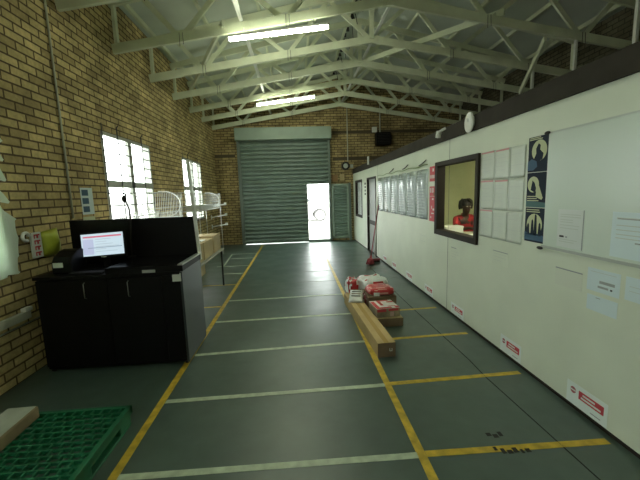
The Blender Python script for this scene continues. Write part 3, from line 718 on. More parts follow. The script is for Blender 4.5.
# ---- flat items on the partition. u runs from the far edge (ya) to the near edge (yb), v upward
def panel(b, ya, yb, za, zb, m, d0=0, d1=.002, zslope=0):
    x1, x0 = PX-d0, PX-d1
    b.hexa([(x0, ya, za), (x1, ya, za), (x1, yb, za+zslope), (x0, yb, za+zslope), (x0, ya, zb), (x1, ya, zb), (x1, yb, zb+zslope), (x0, yb, zb+zslope)], m); return b
def pp(ya, yb, za, zb):
    return lambda u, v, d: Vector((PX-d, ya+(yb-ya)*u, za+(zb-za)*v))
def shape(b, P, pts, m, d0, d1):
    b.prism([P(u, v, d0) for u, v in pts], (-(d1-d0), 0, 0), m)
def rect(b, P, u0, v0, u1, v1, m, d0, d1): shape(b, P, [(u0, v0), (u1, v0), (u1, v1), (u0, v1)], m, d0, d1)
def lines(b, P, u0, u1, vs, h, m, d, seed=1):
    rr = random.Random(seed)
    for v in vs: rect(b, P, u0, v, u0+(u1-u0)*rr.uniform(.6, 1), v+h, m, d, d+.0008)
def sleeve(name, label, cat, ya, yb, za, zb, m=M_sleeve, group=None, header=None, rows=(), rm=M_lgrey, th=.003, extra=None, seed=1, curl=.012):
    t = thing(name, label, cat, (PX-.002, (ya+yb)/2, za), group); P = pp(ya, yb, za, zb)
    b = B(); i = b.mi(m); rr = random.Random(seed); ph = rr.uniform(0, 6); ph2 = rr.uniform(0, 6)
    nu, nv = 8, 10; vs = []
    for u in range(nu+1):
        col = []
        for v in range(nv+1):
            e = math.sin(PI*u/nu)*(.5+.5*math.sin(PI*v/nv)); col.append(b.bm.verts.new(P(u/nu, v/nv, .003+curl*e*(.6+.4*math.sin(u*1.3+ph+v*.5))*.5+.0)))
        vs.append(col)
    for u in range(nu):
        for v in range(nv): fc = b.bm.faces.new((vs[u][v], vs[u][v+1], vs[u+1][v+1], vs[u+1][v])); fc.material_index = i; fc.smooth = True
    o = b.build('sheet', t); s = o.modifiers.new('s', 'SOLIDIFY'); s.thickness = .0015
    dd = .0055+curl*.5
    if header or rows or extra:
        b = B()
        if header: rect(b, P, .06, .93, .94, .985, header, dd-.002, dd)
        if rows: lines(b, P, .1, .9, rows, .018, rm, dd-.0012, seed)
        if extra: extra(b, P, dd)
        b.build('print', t)
    return t

# 3 x 3 plastic sleeves
cols = [(3.655, 3.388), (3.387, 3.148), (3.147, 2.925)]; rws = [(1.787, 2.085), (1.477, 1.786), (1.175, 1.476)]
cn = ['left', 'middle', 'right']; rn = ['top', 'middle', 'bottom']
for i, (za, zb) in enumerate(rws):
    for j, (ya, yb) in enumerate(cols):
        hd = M_pink if (j < 2 and i < 2) or (i == 2 and j == 0) else None
        sleeve('plastic_sleeve', '%s plastic sleeve notice in the %s column beside the office window%s' % (rn[i], cn[j], ', with a pink heading' if hd else ''), 'notice', ya, yb, za+.01*j*0, zb-.004*j,
               group='plastic sleeve notices beside the office window', header=hd, rows=[.8, .7, .55, .42, .3] if j < 2 else [.75, .4], seed=i*3+j, curl=.006)
# dark posters with pale moon shapes
def poster(za, zb, label, kind):
    t = thing('dark_poster', label, 'poster', (PX-.002, 2.77, za), 'navy and yellow posters beside the whiteboard'); P = pp(2.89, 2.655, za, zb)
    b = B(); rect(b, P, 0, 0, 1, 1, M_navy, .001, .003); b.build('paper', t)
    b = B(); cx, cy, rr_ = ((.56, .60, .36), (.34, .66, .28), (.5, .52, .38))[kind]
    shape(b, P, [(cx+rr_*math.cos(a)*1.05, cy+rr_*math.sin(a)*.82) for a in [2*PI*k/28 for k in range(28)]], M_yel, .003, .0036)
    b.build('pale_disc', t)
    b = B()
    if kind == 0:
        shape(b, P, [(.30, .36), (.42, .52), (.40, .66), (.52, .80), (.62, .74), (.60, .62), (.78, .50), (.74, .34), (.5, .28)], M_navy, .0036, .0042)
        shape(b, P, [(0, .05), (0, .30), (.2, .38), (.45, .30), (.5, .15), (.3, .05)], M_blue, .0036, .0042)
    elif kind == 1:
        shape(b, P, [(.22, .50), (.30, .78), (.42, .70), (.50, .55), (.46, .42)], M_navy, .0036, .0042)
        shape(b, P, [(.50, .30), (.52, .62), (.62, .66), (.86, .28), (.80, .22)], M_yel, .0036, .0042)
        shape(b, P, [(0, 0), (1, 0), (1, .14), (0, .2)], M_teal, .0036, .0042)
    else:
        for u, h in ((.18, .50), (.40, .62), (.56, .78), (.78, .54)):
            shape(b, P, [(u-.08, .20), (u+.10, .20), (u+.05, h), (u, h+.05), (u-.04, h)], M_navy, .0036, .0042)
        shape(b, P, [(0, .05), (1, .05), (1, .22), (.6, .27), (.3, .23), (0, .28)], M_blue, .0036, .0042)
    b.build('silhouette', t)
    b = B(); lines(b, P, .06, .85, {0: [.955, .91], 1: [.30, .24, .18], 2: [.93, .87]}[kind], .026, M_yel, .0042, kind+3); b.build('printed_lettering', t)
poster(1.825, 2.12, 'topmost navy poster with pale disc, dark figure and blue wave', 0)
poster(1.525, 1.82, 'middle navy poster with pale disc above a pale slanting shape', 1)
poster(1.222, 1.52, 'lowest navy poster with dark spires against a pale disc', 2)
# whiteboard
wb = thing('whiteboard', 'large glossy whiteboard on the partition at the right edge', 'whiteboard', (PX, 1.6, 1.205))
B().box(PX-.012, PX-.001, .65, 2.645, 1.215, 2.12, M_board).build('board', wb)
b = B().box(PX-.02, PX-.001, .64, 2.655, 1.195, 1.217, mat('board_frame', (.38, .42, .38), .4)).box(PX-.016, PX-.001, .64, 2.655, 2.118, 2.128, M_lgrey); b.build('frame', wb)
tagged(B().ell((PX-.02, 2.655, 2.125), (.012, .03, .014), M_dot), 'black_clip', 'black clip at the upper left corner of the whiteboard', 'clip')
tagged(B().ell((PX-.026, 2.66, 1.19), (.012, .035, .014), M_dot), 'black_clip', 'black clip at the lower left corner of the whiteboard', 'clip')
BOARD = .012
def flat(name, label, ya, yb, za, zb, m, rows=(), rm=M_grey, off=0, group=None, extra=None, seed=2, cat='notice', rh=.02, slant=0):
    t = thing(name, label, cat, (PX-off, (ya+yb)/2, za), group); P0 = pp(ya, yb, za, zb); P = lambda u, v, d: P0(u, v, d)+Vector((0, 0, slant*u))
    b = B(); rect(b, P, 0, 0, 1, 1, m, off+.0005, off+.0022); b.build('paper', t)
    if rows or extra:
        b = B(); lines(b, P, .1, .9, rows, rh, rm, off+.0022, seed)
        if extra: extra(b, P, off+.0022)
        b.build('print', t)
    return t
flat('paper_notice', 'printed notice with a small dark stamp on the left of the whiteboard', 2.495, 2.255, 1.232, 1.522, mat('paper_glossy', (.60, .65, .62), .3), [.86, .80, .72, .66, .58, .5, .2, .14], M_lgrey, BOARD,
     extra=lambda b, P, d: (rect(b, P, .1, .26, .28, .31, M_dot, d, d+.001), rect(b, P, .34, .26, .42, .30, M_grey, d, d+.001), rect(b, P, .97, 0, 1.0, 1, M_grey, d, d+.001)))
flat('paper_notice', 'bluish printed notice on the whiteboard at the right edge of the picture', 2.04, 1.72, 1.235, 1.525, M_paperb, [.86, .84, .7, .6, .5, .42], M_lgrey, BOARD,
     extra=lambda b, P, d: (rect(b, P, .12, .84, 1, .865, M_grey, d, d+.001), rect(b, P, .5, .34, .75, .37, M_grey, d, d+.001)))
def ex4(b, P, d):
    rect(b, P, .40, .40, .86, .52, M_grey, d, d+.001); rect(b, P, .36, .20, .68, .29, M_grey, d, d+.001); rect(b, P, .74, .2, .80, .27, M_dot, d, d+.001)
flat('paper_notice', 'blank plastic pocket under the whiteboard, leftmost of the low notices', 2.50, 2.245, .925, 1.065, mat('pocket', (.62, .67, .56), .3), [], extra=lambda b, P, d: rect(b, P, 0, .93, 1, 1, M_grey, d, d+.001))
flat('paper_notice', 'bluish notice with bold dark lines below the whiteboard', 2.205, 1.96, .965, 1.125, M_paperb, [.85], M_lgrey, extra=ex4)
flat('paper_notice', 'small blank bluish sheet stuck below the notice with bold lines', 2.195, 1.965, .825, .935, M_paperb, [], extra=lambda b, P, d: (rect(b, P, .3, .86, .45, .9, M_grey, d, d+.001)))
flat('paper_notice', 'bluish sheet under the whiteboard cut by the right edge of the picture', 1.925, 1.66, .975, 1.125, M_paperb, [.6, .4], M_lgrey)
flat('paper_notice', 'clear pocket of papers just right below the office window', 3.385, 3.105, .915, 1.06, M_part, [.75, .55, .3], M_lgrey, extra=lambda b, P, d: rect(b, P, .05, .93, .95, .985, M_grey, d, d+.001))
flat('paper_notice', 'small faint pocket under the office window beside the panel seam', 4.36, 4.07, .80, .945, M_part, [.6, .35, .12], M_lgrey, extra=lambda b, P, d: rect(b, P, .1, .9, .6, .97, M_grey, d, d+.001))
flat('paper_notice', 'faint small label left of the panel seam below the red signs', 5.5, 5.2, .82, 1.0, M_part, [.8, .3], M_lgrey)
flat('paper_notice', 'faint label strip below the long wall chart', 6.6, 6.1, 1.05, 1.11, M_part, [.5], M_lgrey)
# low white stickers with a logo and a red block
def sticker(ya, yb, za, zb, label):
    def ex(b, P, d):
        pts = [(.17+.075*math.cos(a), .66+.15*math.sin(a)) for a in [2*PI*k/16 for k in range(16)]]
        shape(b, P, pts, mat('logo_red', (.35, .10, .12), .5), d, d+.001)
        rect(b, P, .10, .63, .24, .69, M_paper, d+.001, d+.0016)
        rect(b, P, .32, .42, .92, .80, M_red, d, d+.001)
        rect(b, P, .42, .64, .72, .72, M_paper, d+.001, d+.0016); rect(b, P, .38, .49, .86, .57, M_paper, d+.001, d+.0016)
        rect(b, P, .62, .14, .86, .18, M_grey, d, d+.001)
    flat('bay_sticker', label, ya, yb, za, zb, mat('sticker_white', (.72, .80, .76), .35), [], extra=ex, cat='sticker', group='bay stickers along the foot of the partition')
SL = ['white and red bay sticker nearest the viewer, above the nearest yellow line', 'second nearest white and red bay sticker, low on the partition', 'white and red bay sticker just right of the panel seam',
      'white and red bay sticker first left of the panel seam', 'white and red bay sticker second left of the panel seam', 'white and red bay sticker third left of the panel seam', 'farthest small bay sticker low on the partition']
for (a, c), l in zip([(2.31, 1.965), (3.175, 2.855), (4.30, 3.95), (5.25, 4.92), (6.2, 5.85), (7.15, 6.85), (7.9, 7.6)], SL): sticker(a, c, .045 if a < 4 else .045, .215 if a < 4 else .19, l)
# red signs
def redsign(za, zb, label, glyph):
    t = thing('red_sign', label, 'sign', (PX, 4.94, za), 'red signs beside the office window'); P = pp(5.09, 4.835, za, zb)
    b = B(); rect(b, P, 0, 0, 1, 1, M_red, .001, .004); b.build('panel', t); b = B(); glyph(b, P); b.build('white_lettering', t)
redsign(1.83, 2.05, 'topmost small red sign left of the office window', lambda b, P: [rect(b, P, .42, .65, .62, .85, M_paper, .004, .005)]+[rect(b, P, .12+.2*k, .2, .24+.2*k, .42, M_paper, .004, .005) for k in range(4)])
redsign(1.61, 1.755, 'middle red sign left of the office window, partly covered', lambda b, P: [rect(b, P, .15+.3*k, .35, .27+.3*k, .85, M_paper, .004, .005) for k in range(2)]+[rect(b, P, .6, .05, .95, .4, M_brown, .004, .006)])
redsign(1.23, 1.605, 'tall lowest red sign left of the office window', lambda b, P: [rect(b, P, .4, .86, .6, .93, M_paper, .004, .005), rect(b, P, .3, .5, .38, .62, M_paper, .004, .005), rect(b, P, .5, .44, .72, .52, M_paper, .004, .005), rect(b, P, .3, .3, .65, .34, M_paper, .004, .005), rect(b, P, .2, .12, .3, .2, M_paper, .004, .005)])
# wall chart sheets under plastic
ys = [8.38, 7.80, 7.22, 6.68, 6.16, 5.66, 5.14]; pos = ['farthest', 'second farthest', 'third farthest', 'third nearest', 'second nearest', 'nearest']
for k in range(6):
    sleeve('schedule_sheet', '%s plastic-covered grey schedule sheet on the office partition' % pos[k], 'chart', ys[k]-.01, ys[k+1]+.01, 1.24, 2.03, m=M_chart, group='plastic-covered schedule sheets on the partition', rows=[.04+.06*q for q in range(15)], rm=mat('chart_rows', (.28, .34, .33), .3), seed=30+k, curl=.05)
b = B(); pts = []
for k in range(90):
    y = 8.35-3.2*k/89; pts.append((PX-.02, y, 2.085+.010*math.sin(k*.31)))
b.tube(pts, .008, M_lid, 6); gar = tagged(b, 'ribbon_garland', 'wavy green and yellow ribbon above the schedule sheets', 'garland')
for y in (5.2, 6.05, 6.95):
    tagged(B().tube([(PX-.035, y+.26, 2.102), (PX-.04, y+.15, 2.11), (PX-.035, y+.05, 2.135), (PX-.02, y, 2.165)], .010, M_dot, 6), 'black_ribbon_end', 'dark curled ribbon end above the schedule sheets, %s' % {5.2: 'nearest the red signs', 6.05: 'the middle one', 6.95: 'the farthest one'}[y], 'ribbon', 'dark curled ribbon ends')
# plates beside the door
for k, z in enumerate((1.62, 1.72, 1.82, 1.92)):
    tagged(B().box(PX-.004, PX-.0005, 9.86, 10.02, z, z+.06, M_dot), 'door_plate', 'small black plate beside the office door, %s of four' % ('lowest', 'third', 'second', 'topmost')[k], 'plate', 'black plates beside the office door')

# ---- devices on the fascia
bk = thing('bulkhead_lamp', 'oval white bulkhead lamp on the dark fascia above the office window', 'wall lamp', (PX-.03, 3.84, 2.33))
B().ell((PX-.055, 3.84, 2.447), (.028, .098, .115), M_white, 24, 16).build('cover', bk); B().tube([(PX-.03, 3.84, 2.447), (PX-.045, 3.84, 2.447)], .08, M_lgrey, 20).build('base', bk)
B().box(PX-.09, PX-.078, 3.81, 3.84, 2.45, 2.49, M_paper).build('sensor', bk)
cm = thing('security_camera', 'small white security camera on the fascia, left of the oval lamp', 'camera', (PX-.03, 4.55, 2.39))
B().tube([(PX-.10, 4.58, 2.40), (PX-.10, 4.55, 2.48)], .035, M_white, 12).build('body', cm); B().beam((PX-.03, 4.50, 2.51), (PX-.10, 4.55, 2.47), .03, .03, M_white).build('bracket', cm)
tagged(B().box(PX-.07, PX-.03, 9.2, 9.3, 2.44, 2.66, M_white), 'sensor_box', 'small white box on the far end of the fascia', 'sensor', bevel=.01)
# posts between the office roof and the roof trusses
for (x, y), l in zip([(4.55, 4.45), (4.75, 5.67), (4.95, 6.98)], ['nearest', 'middle', 'farthest']):
    tagged(B().box(x-.02, x+.02, y-.02, y+.02, 2.50, bz(x)-.06, M_white), 'support_post', '%s slim white post rising from the office roof to a truss' % l, 'post', 'posts on the office roof')

# ------------------------------------------------------------------ roller shutter
rs = sempty('door_1', (-.33, 11.9, 0)); YS = WE-.06
def curtain(x0, x1, z0, z1, name):
    b = B(); i = b.mi(M_shut); p = .137; prof = []
    z = z1
    n = int((z1-z0)/p)
    rows = []
    for k in range(n+1):
        for q, d in ((0, -.02), (.08, .010), (.25, .030), (.55, .034), (.72, .016), (.76, -.045), (.96, -.045)):
            zz_ = z1-(k+q)*p
            if zz_ < z0: break
            rows.append((zz_, d))
    rows.append((z0, 0))
    fa = [[b.bm.verts.new((x, YS-d, z)) for z, d in rows] for x in (x0, x1)]; ba = [[b.bm.verts.new((x, YS-d+.012, z)) for z, d in rows] for x in (x0, x1)]
    for k in range(len(rows)-1):
        for q in ((fa[0][k], fa[1][k], fa[1][k+1], fa[0][k+1]), (ba[0][k], ba[0][k+1], ba[1][k+1], ba[1][k]), (fa[0][k], fa[0][k+1], ba[0][k+1], ba[0][k]), (fa[1][k], ba[1][k], ba[1][k+1], fa[1][k+1])):
            f = b.bm.faces.new(q); f.material_index = i
    return b.build(name, rs)
curtain(-1.84, .41, .035, 3.60, 'slat_curtain'); curtain(.41, 1.17, 2.05, 3.60, 'slat_curtain')
B().box(-1.84, .41, YS-.03, YS+.02, .02, .075, M_guide).build('bottom_rail', rs)
B().box(-1.93, -1.82, YS-.07, YS+.05, 0, 3.62, M_guide).build('guide_rail', rs, bevel=.004)
B().box(1.165, 1.245, YS-.07, YS+.05, 0, 3.62, M_guide).build('guide_rail', rs, bevel=.004)
hd = B().box(-1.945, 1.28, 11.64, 11.99, 3.54, 3.935, M_hood).build('hood', rs, bevel=.01)
B().box(.41, 1.17, YS-.04, YS+.04, 0, .085, M_guide).build('threshold', rs)
B().box(.385, .415, YS-.045, YS+.03, .04, 2.06, M_guide).build('door_jamb', rs); B().box(.39, 1.17, YS-.045, YS+.03, 2.035, 2.06, M_guide).build('door_head', rs)
for z in (.38, 1.78): B().box(.355, .415, YS-.06, YS-.04, z-.05, z+.05, M_alu).build('hinge_plate', rs)
# open wicket leaf folded against the wall
lf = sempty('door_2', (1.58, WE-.12, 0)); LY = WE-.09
b = B().box(1.262, 1.335, LY-.02, LY+.02, .10, 2.03, M_hood).box(1.80, 1.865, LY-.02, LY+.02, .10, 2.03, M_hood).box(1.262, 1.865, LY-.02, LY+.02, .10, .17, M_hood).box(1.262, 1.865, LY-.02, LY+.02, 1.965, 2.03, M_hood)
b.build('leaf_frame', lf, bevel=.003)
b = B(); i = b.mi(M_shut); rows = [(z*.0945/2+.17, (-.012 if z % 2 else .028)) for z in range(39)]
fa = [[b.bm.verts.new((x, LY-d, min(z, 1.965))) for z, d in rows] for x in (1.335, 1.80)]
for k in range(len(rows)-1): f = b.bm.faces.new((fa[0][k], fa[1][k], fa[1][k+1], fa[0][k+1])); f.material_index = i
o = b.build('leaf_slats', lf); o.modifiers.new('s', 'SOLIDIFY').thickness = .006
B().box(1.88, 1.95, WE-.10, WE-.02, .0, 2.05, M_guide).build('wall_channel', lf)
B().tube([(1.30, LY-.02, 1.05), (1.30, LY-.06, 1.05), (1.30, LY-.06, 1.20), (1.30, LY-.02, 1.20)], .008, M_alu, 8).build('door_handle', lf)

# ---- things on the end wall
ex = thing('air_heater', 'black box-shaped heater high on the brick end wall', 'heater', (3.1, WE-.15, 3.30))
B().box(2.84, 3.34, WE-.28, WE-.02, 3.31, 3.72, M_black).build('casing', ex, bevel=.01)
b = B()
for k in range(7): b.box(2.87, 3.31, WE-.286, WE-.28, 3.34+k*.052, 3.36+k*.052, M_cable)
b.build('grille', ex); B().box(3.34, 3.38, WE-.2, WE-.02, 3.36, 3.66, M_fascia).build('end_cap', ex)
tagged(B().box(2.74, 2.90, WE-.10, WE, 3.76, 3.93, M_white), 'junction_box', 'small white junction box above the black heater', 'junction box', bevel=.008)
tagged(B().tube([(3.02, WE-.03, 3.73), (3.02, WE-.03, 4.95)], .022, M_conduit, 8), 'conduit_pipe', 'pale conduit rising from the black heater to the roof', 'conduit')
tagged(B().tube([(1.87, WE-.02, 2.80), (1.87, WE-.02, 4.75)], .018, M_conduit, 8), 'conduit_pipe', 'pale conduit dropping from the roof to the round siren', 'conduit')
sr = thing('alarm_siren', 'round black siren with grey centre at the foot of the conduit', 'siren', (1.78, WE-.1, 2.49))
B().tube([(1.78, WE, 2.635), (1.78, WE-.10, 2.635)], .145, M_cable, 24).build('housing', sr, bevel=.01); B().tube([(1.78, WE-.10, 2.635), (1.78, WE-.125, 2.635)], [.085, .06], M_lgrey, 20).build('cone', sr)
tagged(B().box(1.95, 2.05, WE-.06, WE, 2.56, 2.68, M_lgrey), 'switch_box', 'small pale grey box right of the round siren', 'switch box', bevel=.006)
tagged(B().box(1.30, 1.50, WE-.008, WE, 2.12, 2.34, M_brown), 'small_sign', 'brown sign on the brick above the open door leaf, left of the pair', 'sign', 'brown signs above the open door leaf')
tagged(B().box(1.58, 1.74, WE-.008, WE, 2.14, 2.36, M_cardl), 'small_sign', 'pale brown sign above the open door leaf, right of the pair', 'sign', 'brown signs above the open door leaf')

# ------------------------------------------------------------------ mop leaning on the partition
mp = thing('mop', 'mop with dark pink head leaning against the office partition by the door', 'mop', (1.68, 7.72, 0))
B().tube([(1.70, 7.73, .10), (1.99, 8.08, 1.38)], .012, M_pole, 8).build('pole', mp)
b = B()
for k in range(26):
    a = 2*PI*k/26; r = R.uniform(.06, .11)
    b.tube([(1.70, 7.73, .15), (1.70+r*.6*math.cos(a), 7.73+r*.6*math.sin(a), .12), (1.70+r*math.cos(a), 7.73+r*math.sin(a), .014)], [.018, .018, .012], M_mop, 5)
b.build('mop_head', mp)
B().tube([(1.695, 7.725, .10), (1.72, 7.752, .20)], .028, M_pole, 10).build('socket', mp)
br_ = thing('broom', 'pale broom stick leaning behind the mop', 'broom', (1.80, 7.9, 0))
B().tube([(1.85, 7.95, .07), (2.0, 8.16, 1.58)], .011, M_conduit, 8).build('stick', br_)
B().box(1.72, 1.98, 7.92, 7.98, .05, .09, M_pole).build('brush_block', br_, bevel=.006)
b = B()
for k in range(24):
    for j in range(3): x = 1.73+k*.0105; b.tube([(x, 7.93+j*.02, .05), (x, 7.925+j*.025, .0)], .003, M_fascia, 4)
b.build('bristles', br_)

# ------------------------------------------------------------------ office desk, box, person
dk = thing('office_desk', 'cream-topped high desk inside the office under the window', 'desk', (2.8, 4.9, 0))
B().box(2.16, 3.5, 4.35, 5.62, .935, .97, M_desk).build('desk_top', dk, bevel=.004)
for x, y in ((2.2, 4.4), (3.46, 4.4), (2.2, 5.57), (3.46, 5.57)): B().box(x-.025, x+.025, y-.025, y+.025, 0, .935, M_dframe).build('leg', dk)
wbx = thing('white_box', 'small white box on the office desk in front of the person', 'box', (2.56, 5.40, .97))
B().box(2.43, 2.72, 5.32, 5.52, .97, 1.085, M_paper).build('box_body', wbx, bevel=.004); B().box(2.425, 2.725, 5.315, 5.525, 1.075, 1.10, M_white).build('lid', wbx, bevel=.003)
ph = thing('desk_phone', 'black desk phone at the left end of the office desk', 'phone', (2.38, 5.35, .97))
B().prism([(2.26, 5.36, .97), (2.26, 5.56, .97), (2.26, 5.56, 1.06), (2.26, 5.36, 1.0)], (.15, 0, 0), M_black).build('phone_body', ph, bevel=.006)
B().tube([(2.28, 5.36, 1.05), (2.28, 5.46, 1.09), (2.28, 5.56, 1.10), (2.30, 5.57, 1.22)], .02, M_cable, 8).build('handset', ph)
tagged(B().box(2.62, 2.95, 4.85, 5.15, .97, .985, M_paper), 'paper_stack', 'papers lying on the office desk', 'paper')
lp = thing('laptop', 'grey laptop open on the desk in front of the red shirt', 'laptop', (3.05, 5.35, .97))
B().box(2.92, 3.24, 5.22, 5.42, .97, .985, M_lgrey).build('base', lp, bevel=.003)
B().hexa([(2.92, 5.22, .985), (3.24, 5.22, .985), (3.24, 5.23, .985), (2.92, 5.23, .985), (2.92, 5.15, 1.14), (3.24, 5.15, 1.14), (3.24, 5.16, 1.145), (2.92, 5.16, 1.145)], M_door).build('lid', lp)

def skinned(name, verts, edges, radii, m, parent, root=0, sub=2):
    me = bpy.data.meshes.new(name); org = world_of(parent) if parent else Vector((0, 0, 0))
    me.from_pydata([Vector(v)-org for v in verts], edges, []); me.materials.append(m)
    o = bpy.data.objects.new(name, me); C.objects.link(o)
    if parent: o.parent = parent
    sk = o.modifiers.new('skin', 'SKIN'); sk.use_smooth_shade = True
    for k, d in enumerate(me.skin_vertices[0].data):
        r = radii[k]; d.radius = r if isinstance(r, tuple) else (r, r); d.use_root = (k == root)
    if sub: s = o.modifiers.new('sub', 'SUBSURF'); s.levels = sub; s.render_levels = sub
    return o
pr = thing('person', 'person in a red shirt with dark locks sitting behind the office desk', 'person', (2.98, 5.95, 0))
PERSON_SHIFT = Vector((.085, 0, .02))
hx, hy = 2.965, 5.86      # head
V = []; E_ = []; RD = []
def jv(p, r, par=None):
    V.append(p); RD.append(r)
    if par is not None: E_.append((par, len(V)-1))
    return len(V)-1
pel = jv((3.02, 6.06, .66), (.15, .11)); wa = jv((3.02, 6.05, .82), (.135, .10), pel); ch = jv((3.01, 6.02, 1.02), (.155, .115), wa); nk0 = jv((3.0, 5.98, 1.17), (.09, .08), ch)
nk = jv((2.985, 5.94, 1.235), .052, nk0); hd0 = jv((2.97, 5.88, 1.30), (.070, .078), nk); hd1 = jv((2.965, 5.87, 1.37), (.078, .092), hd0); hd2 = jv((2.966, 5.885, 1.43), (.062, .072), hd1)
for s in (-1, 1):
    sh = jv((3.01+s*.16, 6.0, 1.13), .058, ch); el = jv((3.01+s*.25, 5.82, .965 if s < 0 else 1.0), .043, sh)
    wr = jv((3.0+s*.10, 5.62, 1.01), .028, el); pa = jv((3.0+s*.07, 5.55, 1.0), (.036, .018), wr)
    for k in range(4):
        f0 = jv((3.0+s*.07+(k-1.5)*.020, 5.505, 1.004), .009, pa); f1 = jv((3.0+s*.065+(k-1.5)*.021, 5.475-.004*(k in (1, 2)), .998), .008, f0); jv((3.0+s*.06+(k-1.5)*.021, 5.452-.008*(k in (1, 2)), .986), .007, f1)
    t0_ = jv((3.0+s*.035, 5.57, 1.0), .010, pa); jv((3.0+s*.02, 5.535, .995), .009, t0_)
    hp = jv((3.02+s*.10, 5.98, .60), .088, pel); kn = jv((3.03+s*.15, 5.66, .62), .062, hp); an = jv((3.03+s*.15, 5.72, .22), .042, kn); jv((3.03+s*.15, 5.60, .17), .036, an)
body = skinned('body', V, E_, RD, M_skin, pr)
# face details
for s in (-1, 1):
    B().ell((2.962+s*.030, 5.786, 1.372), (.011, .006, .007), M_eye).build('eye', pr); B().ell((2.966+s*.079, 5.875, 1.36), (.010, .020, .028), M_skin).build('ear', pr)
B().ell((2.962, 5.778, 1.345), (.014, .018, .020), M_skin).build('nose', pr); B().ell((2.962, 5.792, 1.308), (.026, .010, .009), mat('lips', (.09, .03, .028), .5)).build('mouth', pr)
# shirt over torso and upper arms
V = []; E_ = []; RD = []
a = jv((3.02, 6.06, .64), (.165, .125)); b_ = jv((3.02, 6.05, .84), (.155, .12), a); c = jv((3.01, 6.02, 1.03), (.175, .135), b_); d = jv((3.0, 5.99, 1.165), (.105, .09), c); jv((2.992, 5.965, 1.20), .064, d)
for s in (-1, 1):
    e = jv((3.01+s*.165, 6.0, 1.13), .078, c); jv((3.01+s*.232, 5.87, 1.015), .060, e)
skinned('shirt', V, E_, RD, M_shirt, pr)
V = []; E_ = []; RD = []
a = jv((3.02, 6.06, .62), (.165, .125))
for s in (-1, 1):
    e = jv((3.02+s*.10, 5.97, .60), .100, a); f_ = jv((3.03+s*.15, 5.66, .62), .074, e); jv((3.03+s*.15, 5.72, .26), .056, f_)
skinned('trousers', V, E_, RD, M_trs, pr)
hb = B(); hb.ell((2.967, 5.895, 1.41), (.095, .103, .085), M_hair, f=lambda q: Vector((q.x, q.y, q.z if q.z > -.02 else -.02+(q.z+.02)*.3)))
rh = random.Random(4)
for k in range(54):
    a = rh.uniform(0, 2*PI) if k > 14 else rh.uniform(.1, PI-.1); el = rh.uniform(.15, 1.2)
    p0 = Vector((2.967+.08*math.cos(a)*math.cos(el), 5.895+.09*math.sin(a)*math.cos(el), 1.42+.075*math.sin(el)))
    out = Vector((math.cos(a), math.sin(a), .25)).normalized(); Ln = .055 if math.sin(a) < -.35 else .13
    if math.sin(a) < -.35: hb.tube([p0, p0+out*.02+Vector((0, 0, .015)), p0+out*.03+Vector((0, 0, .0))], [.015, .014, .008], M_hair, 6)
    else: hb.tube([p0, p0+out*.030+Vector((0, 0, .012)), p0+out*.040+Vector((0, 0, -Ln*.5)), p0+out*.035+Vector((0, 0, -Ln))], [.015, .015, .014, .008], M_hair, 6)
hb.build('hair', pr)
pr.location = Vector(pr.location)+PERSON_SHIFT
st = thing('office_stool', 'dark stool the person in the red shirt sits on', 'stool', (3.10, 6.12, 0))
B().tube([(3.10, 6.12, .47), (3.10, 6.12, .53)], .18, M_black, 24).build('seat', st, bevel=.01); B().tube([(3.10, 6.12, .04), (3.10, 6.12, .47)], .025, M_alu, 10).build('column', st)
for k in range(5):
    a = 2*PI*k/5; B().beam((3.10, 6.12, .06), (3.10+.24*math.cos(a), 6.12+.24*math.sin(a), .02), .035, .03, M_black).build('leg', st)
tagged(B().box(2.78, 3.28, 5.50, 5.85, 0, .128, M_cardd), 'foot_rest', 'low wooden foot rest under the office desk', 'foot rest')

# ------------------------------------------------------------------ outside
struct(B().box(-30, 30, WE+.24, 60, -.10, -.02, M_ground).build('ground'), 'bright concrete yard outside the shutter')
struct(B().box(-30, WL-.24, -20, WE+.24, -.10, -.02, M_ground).build('ground'), 'bright yard outside the left windows')
car = thing('parked_car', 'pale car parked in the bright yard beyond the open wicket door', 'car', (0.0, 22.0, -.02))
CY, CS, CXO = 21.2, 1.18, 1.48-1.23*1.18
def car_prof():
    return [(-2.55, .35), (-2.6, .75), (-2.45, .95), (-1.75, 1.02), (-1.1, 1.45), (.3, 1.50), (1.05, 1.08), (1.85, .98), (2.0, .75), (1.98, .38), (1.72, .30), (1.62, .52), (1.42, .66), (1.14, .66), (.94, .52), (.84, .30),
            (-1.20, .30), (-1.30, .52), (-1.50, .66), (-1.78, .66), (-1.98, .52), (-2.08, .30)]
def cq(x, z, y=0): return (CXO+x*CS, CY+y, z*CS-.02)
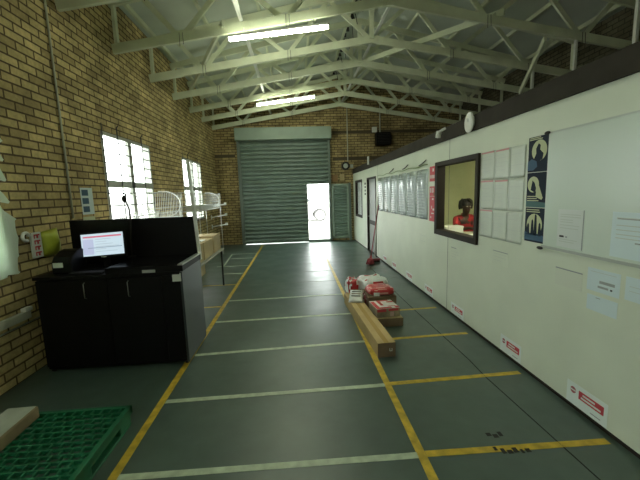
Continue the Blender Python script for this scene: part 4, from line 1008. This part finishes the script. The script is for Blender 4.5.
b = B(); b.prism([cq(x-.05, z) for x, z in car_prof()], (0, 1.75, 0), M_carp); b.build('car_body', car, bevel=.06, seg=3)
for wp in ([(-1.55, 1.05), (-1.05, 1.38), (-.35, 1.40), (-.35, 1.05)], [(-.25, 1.05), (-.25, 1.40), (.28, 1.40), (.85, 1.06)]):
    B().prism([cq(x, z, -.012) for x, z in wp], (0, 1.774, 0), M_cglass).build('side_window', car)
for x in (-1.69, 1.23):
    for y in (-.02, 1.57):
        w = B().tube([cq(x, .325, y), cq(x, .325, y+.20)], .325*CS, M_tyre, 28).build('wheel', car); B().tube([cq(x, .325, y-.012), cq(x, .325, y+.212)], .235*CS, M_carp, 20).build('hub_cap', w)
yw = B().box(-14, 16, 24, 24.2, -.02, 2.0, mat('yard_wall', (.5, .49, .48), .9)); tagged(yw, 'boundary_wall', 'pale boundary wall at the back of the yard', 'wall')

# ------------------------------------------------------------------ world, camera
w = bpy.data.worlds.new('sky'); bpy.context.scene.world = w; w.use_nodes = True
bg = w.node_tree.nodes['Background']; bg.inputs[0].default_value = (.92, 1.0, .95, 1); bg.inputs[1].default_value = 5.5

f, yaw, pit, rol = 336.65, .06697, .13669, -.032124
cy, sy, cp, sp = math.cos(yaw), math.sin(yaw), math.cos(pit), math.sin(pit)
fw = Vector((sy*cp, cy*cp, -sp)); rt = Vector((cy, -sy, 0)); up = rt.cross(fw); c, s = math.cos(rol), math.sin(rol)
r2, u2 = c*rt+s*up, c*up-s*rt
cd = bpy.data.cameras.new('camera'); cam = bpy.data.objects.new('camera', cd); C.objects.link(cam)
cam.matrix_world = Matrix(((r2.x, u2.x, -fw.x, 0), (r2.y, u2.y, -fw.y, 0), (r2.z, u2.z, -fw.z, 1.7), (0, 0, 0, 1)))
cd.sensor_width = 36; cd.lens = 36*f/640; cd.clip_start = .05; cd.clip_end = 200
sc = bpy.context.scene; sc.camera = cam
sc.view_settings.view_transform = 'Standard'; sc.view_settings.look = 'None'; sc.view_settings.gamma = 1; sc.view_settings.exposure = 1.08
sc.view_settings.use_curve_mapping = False
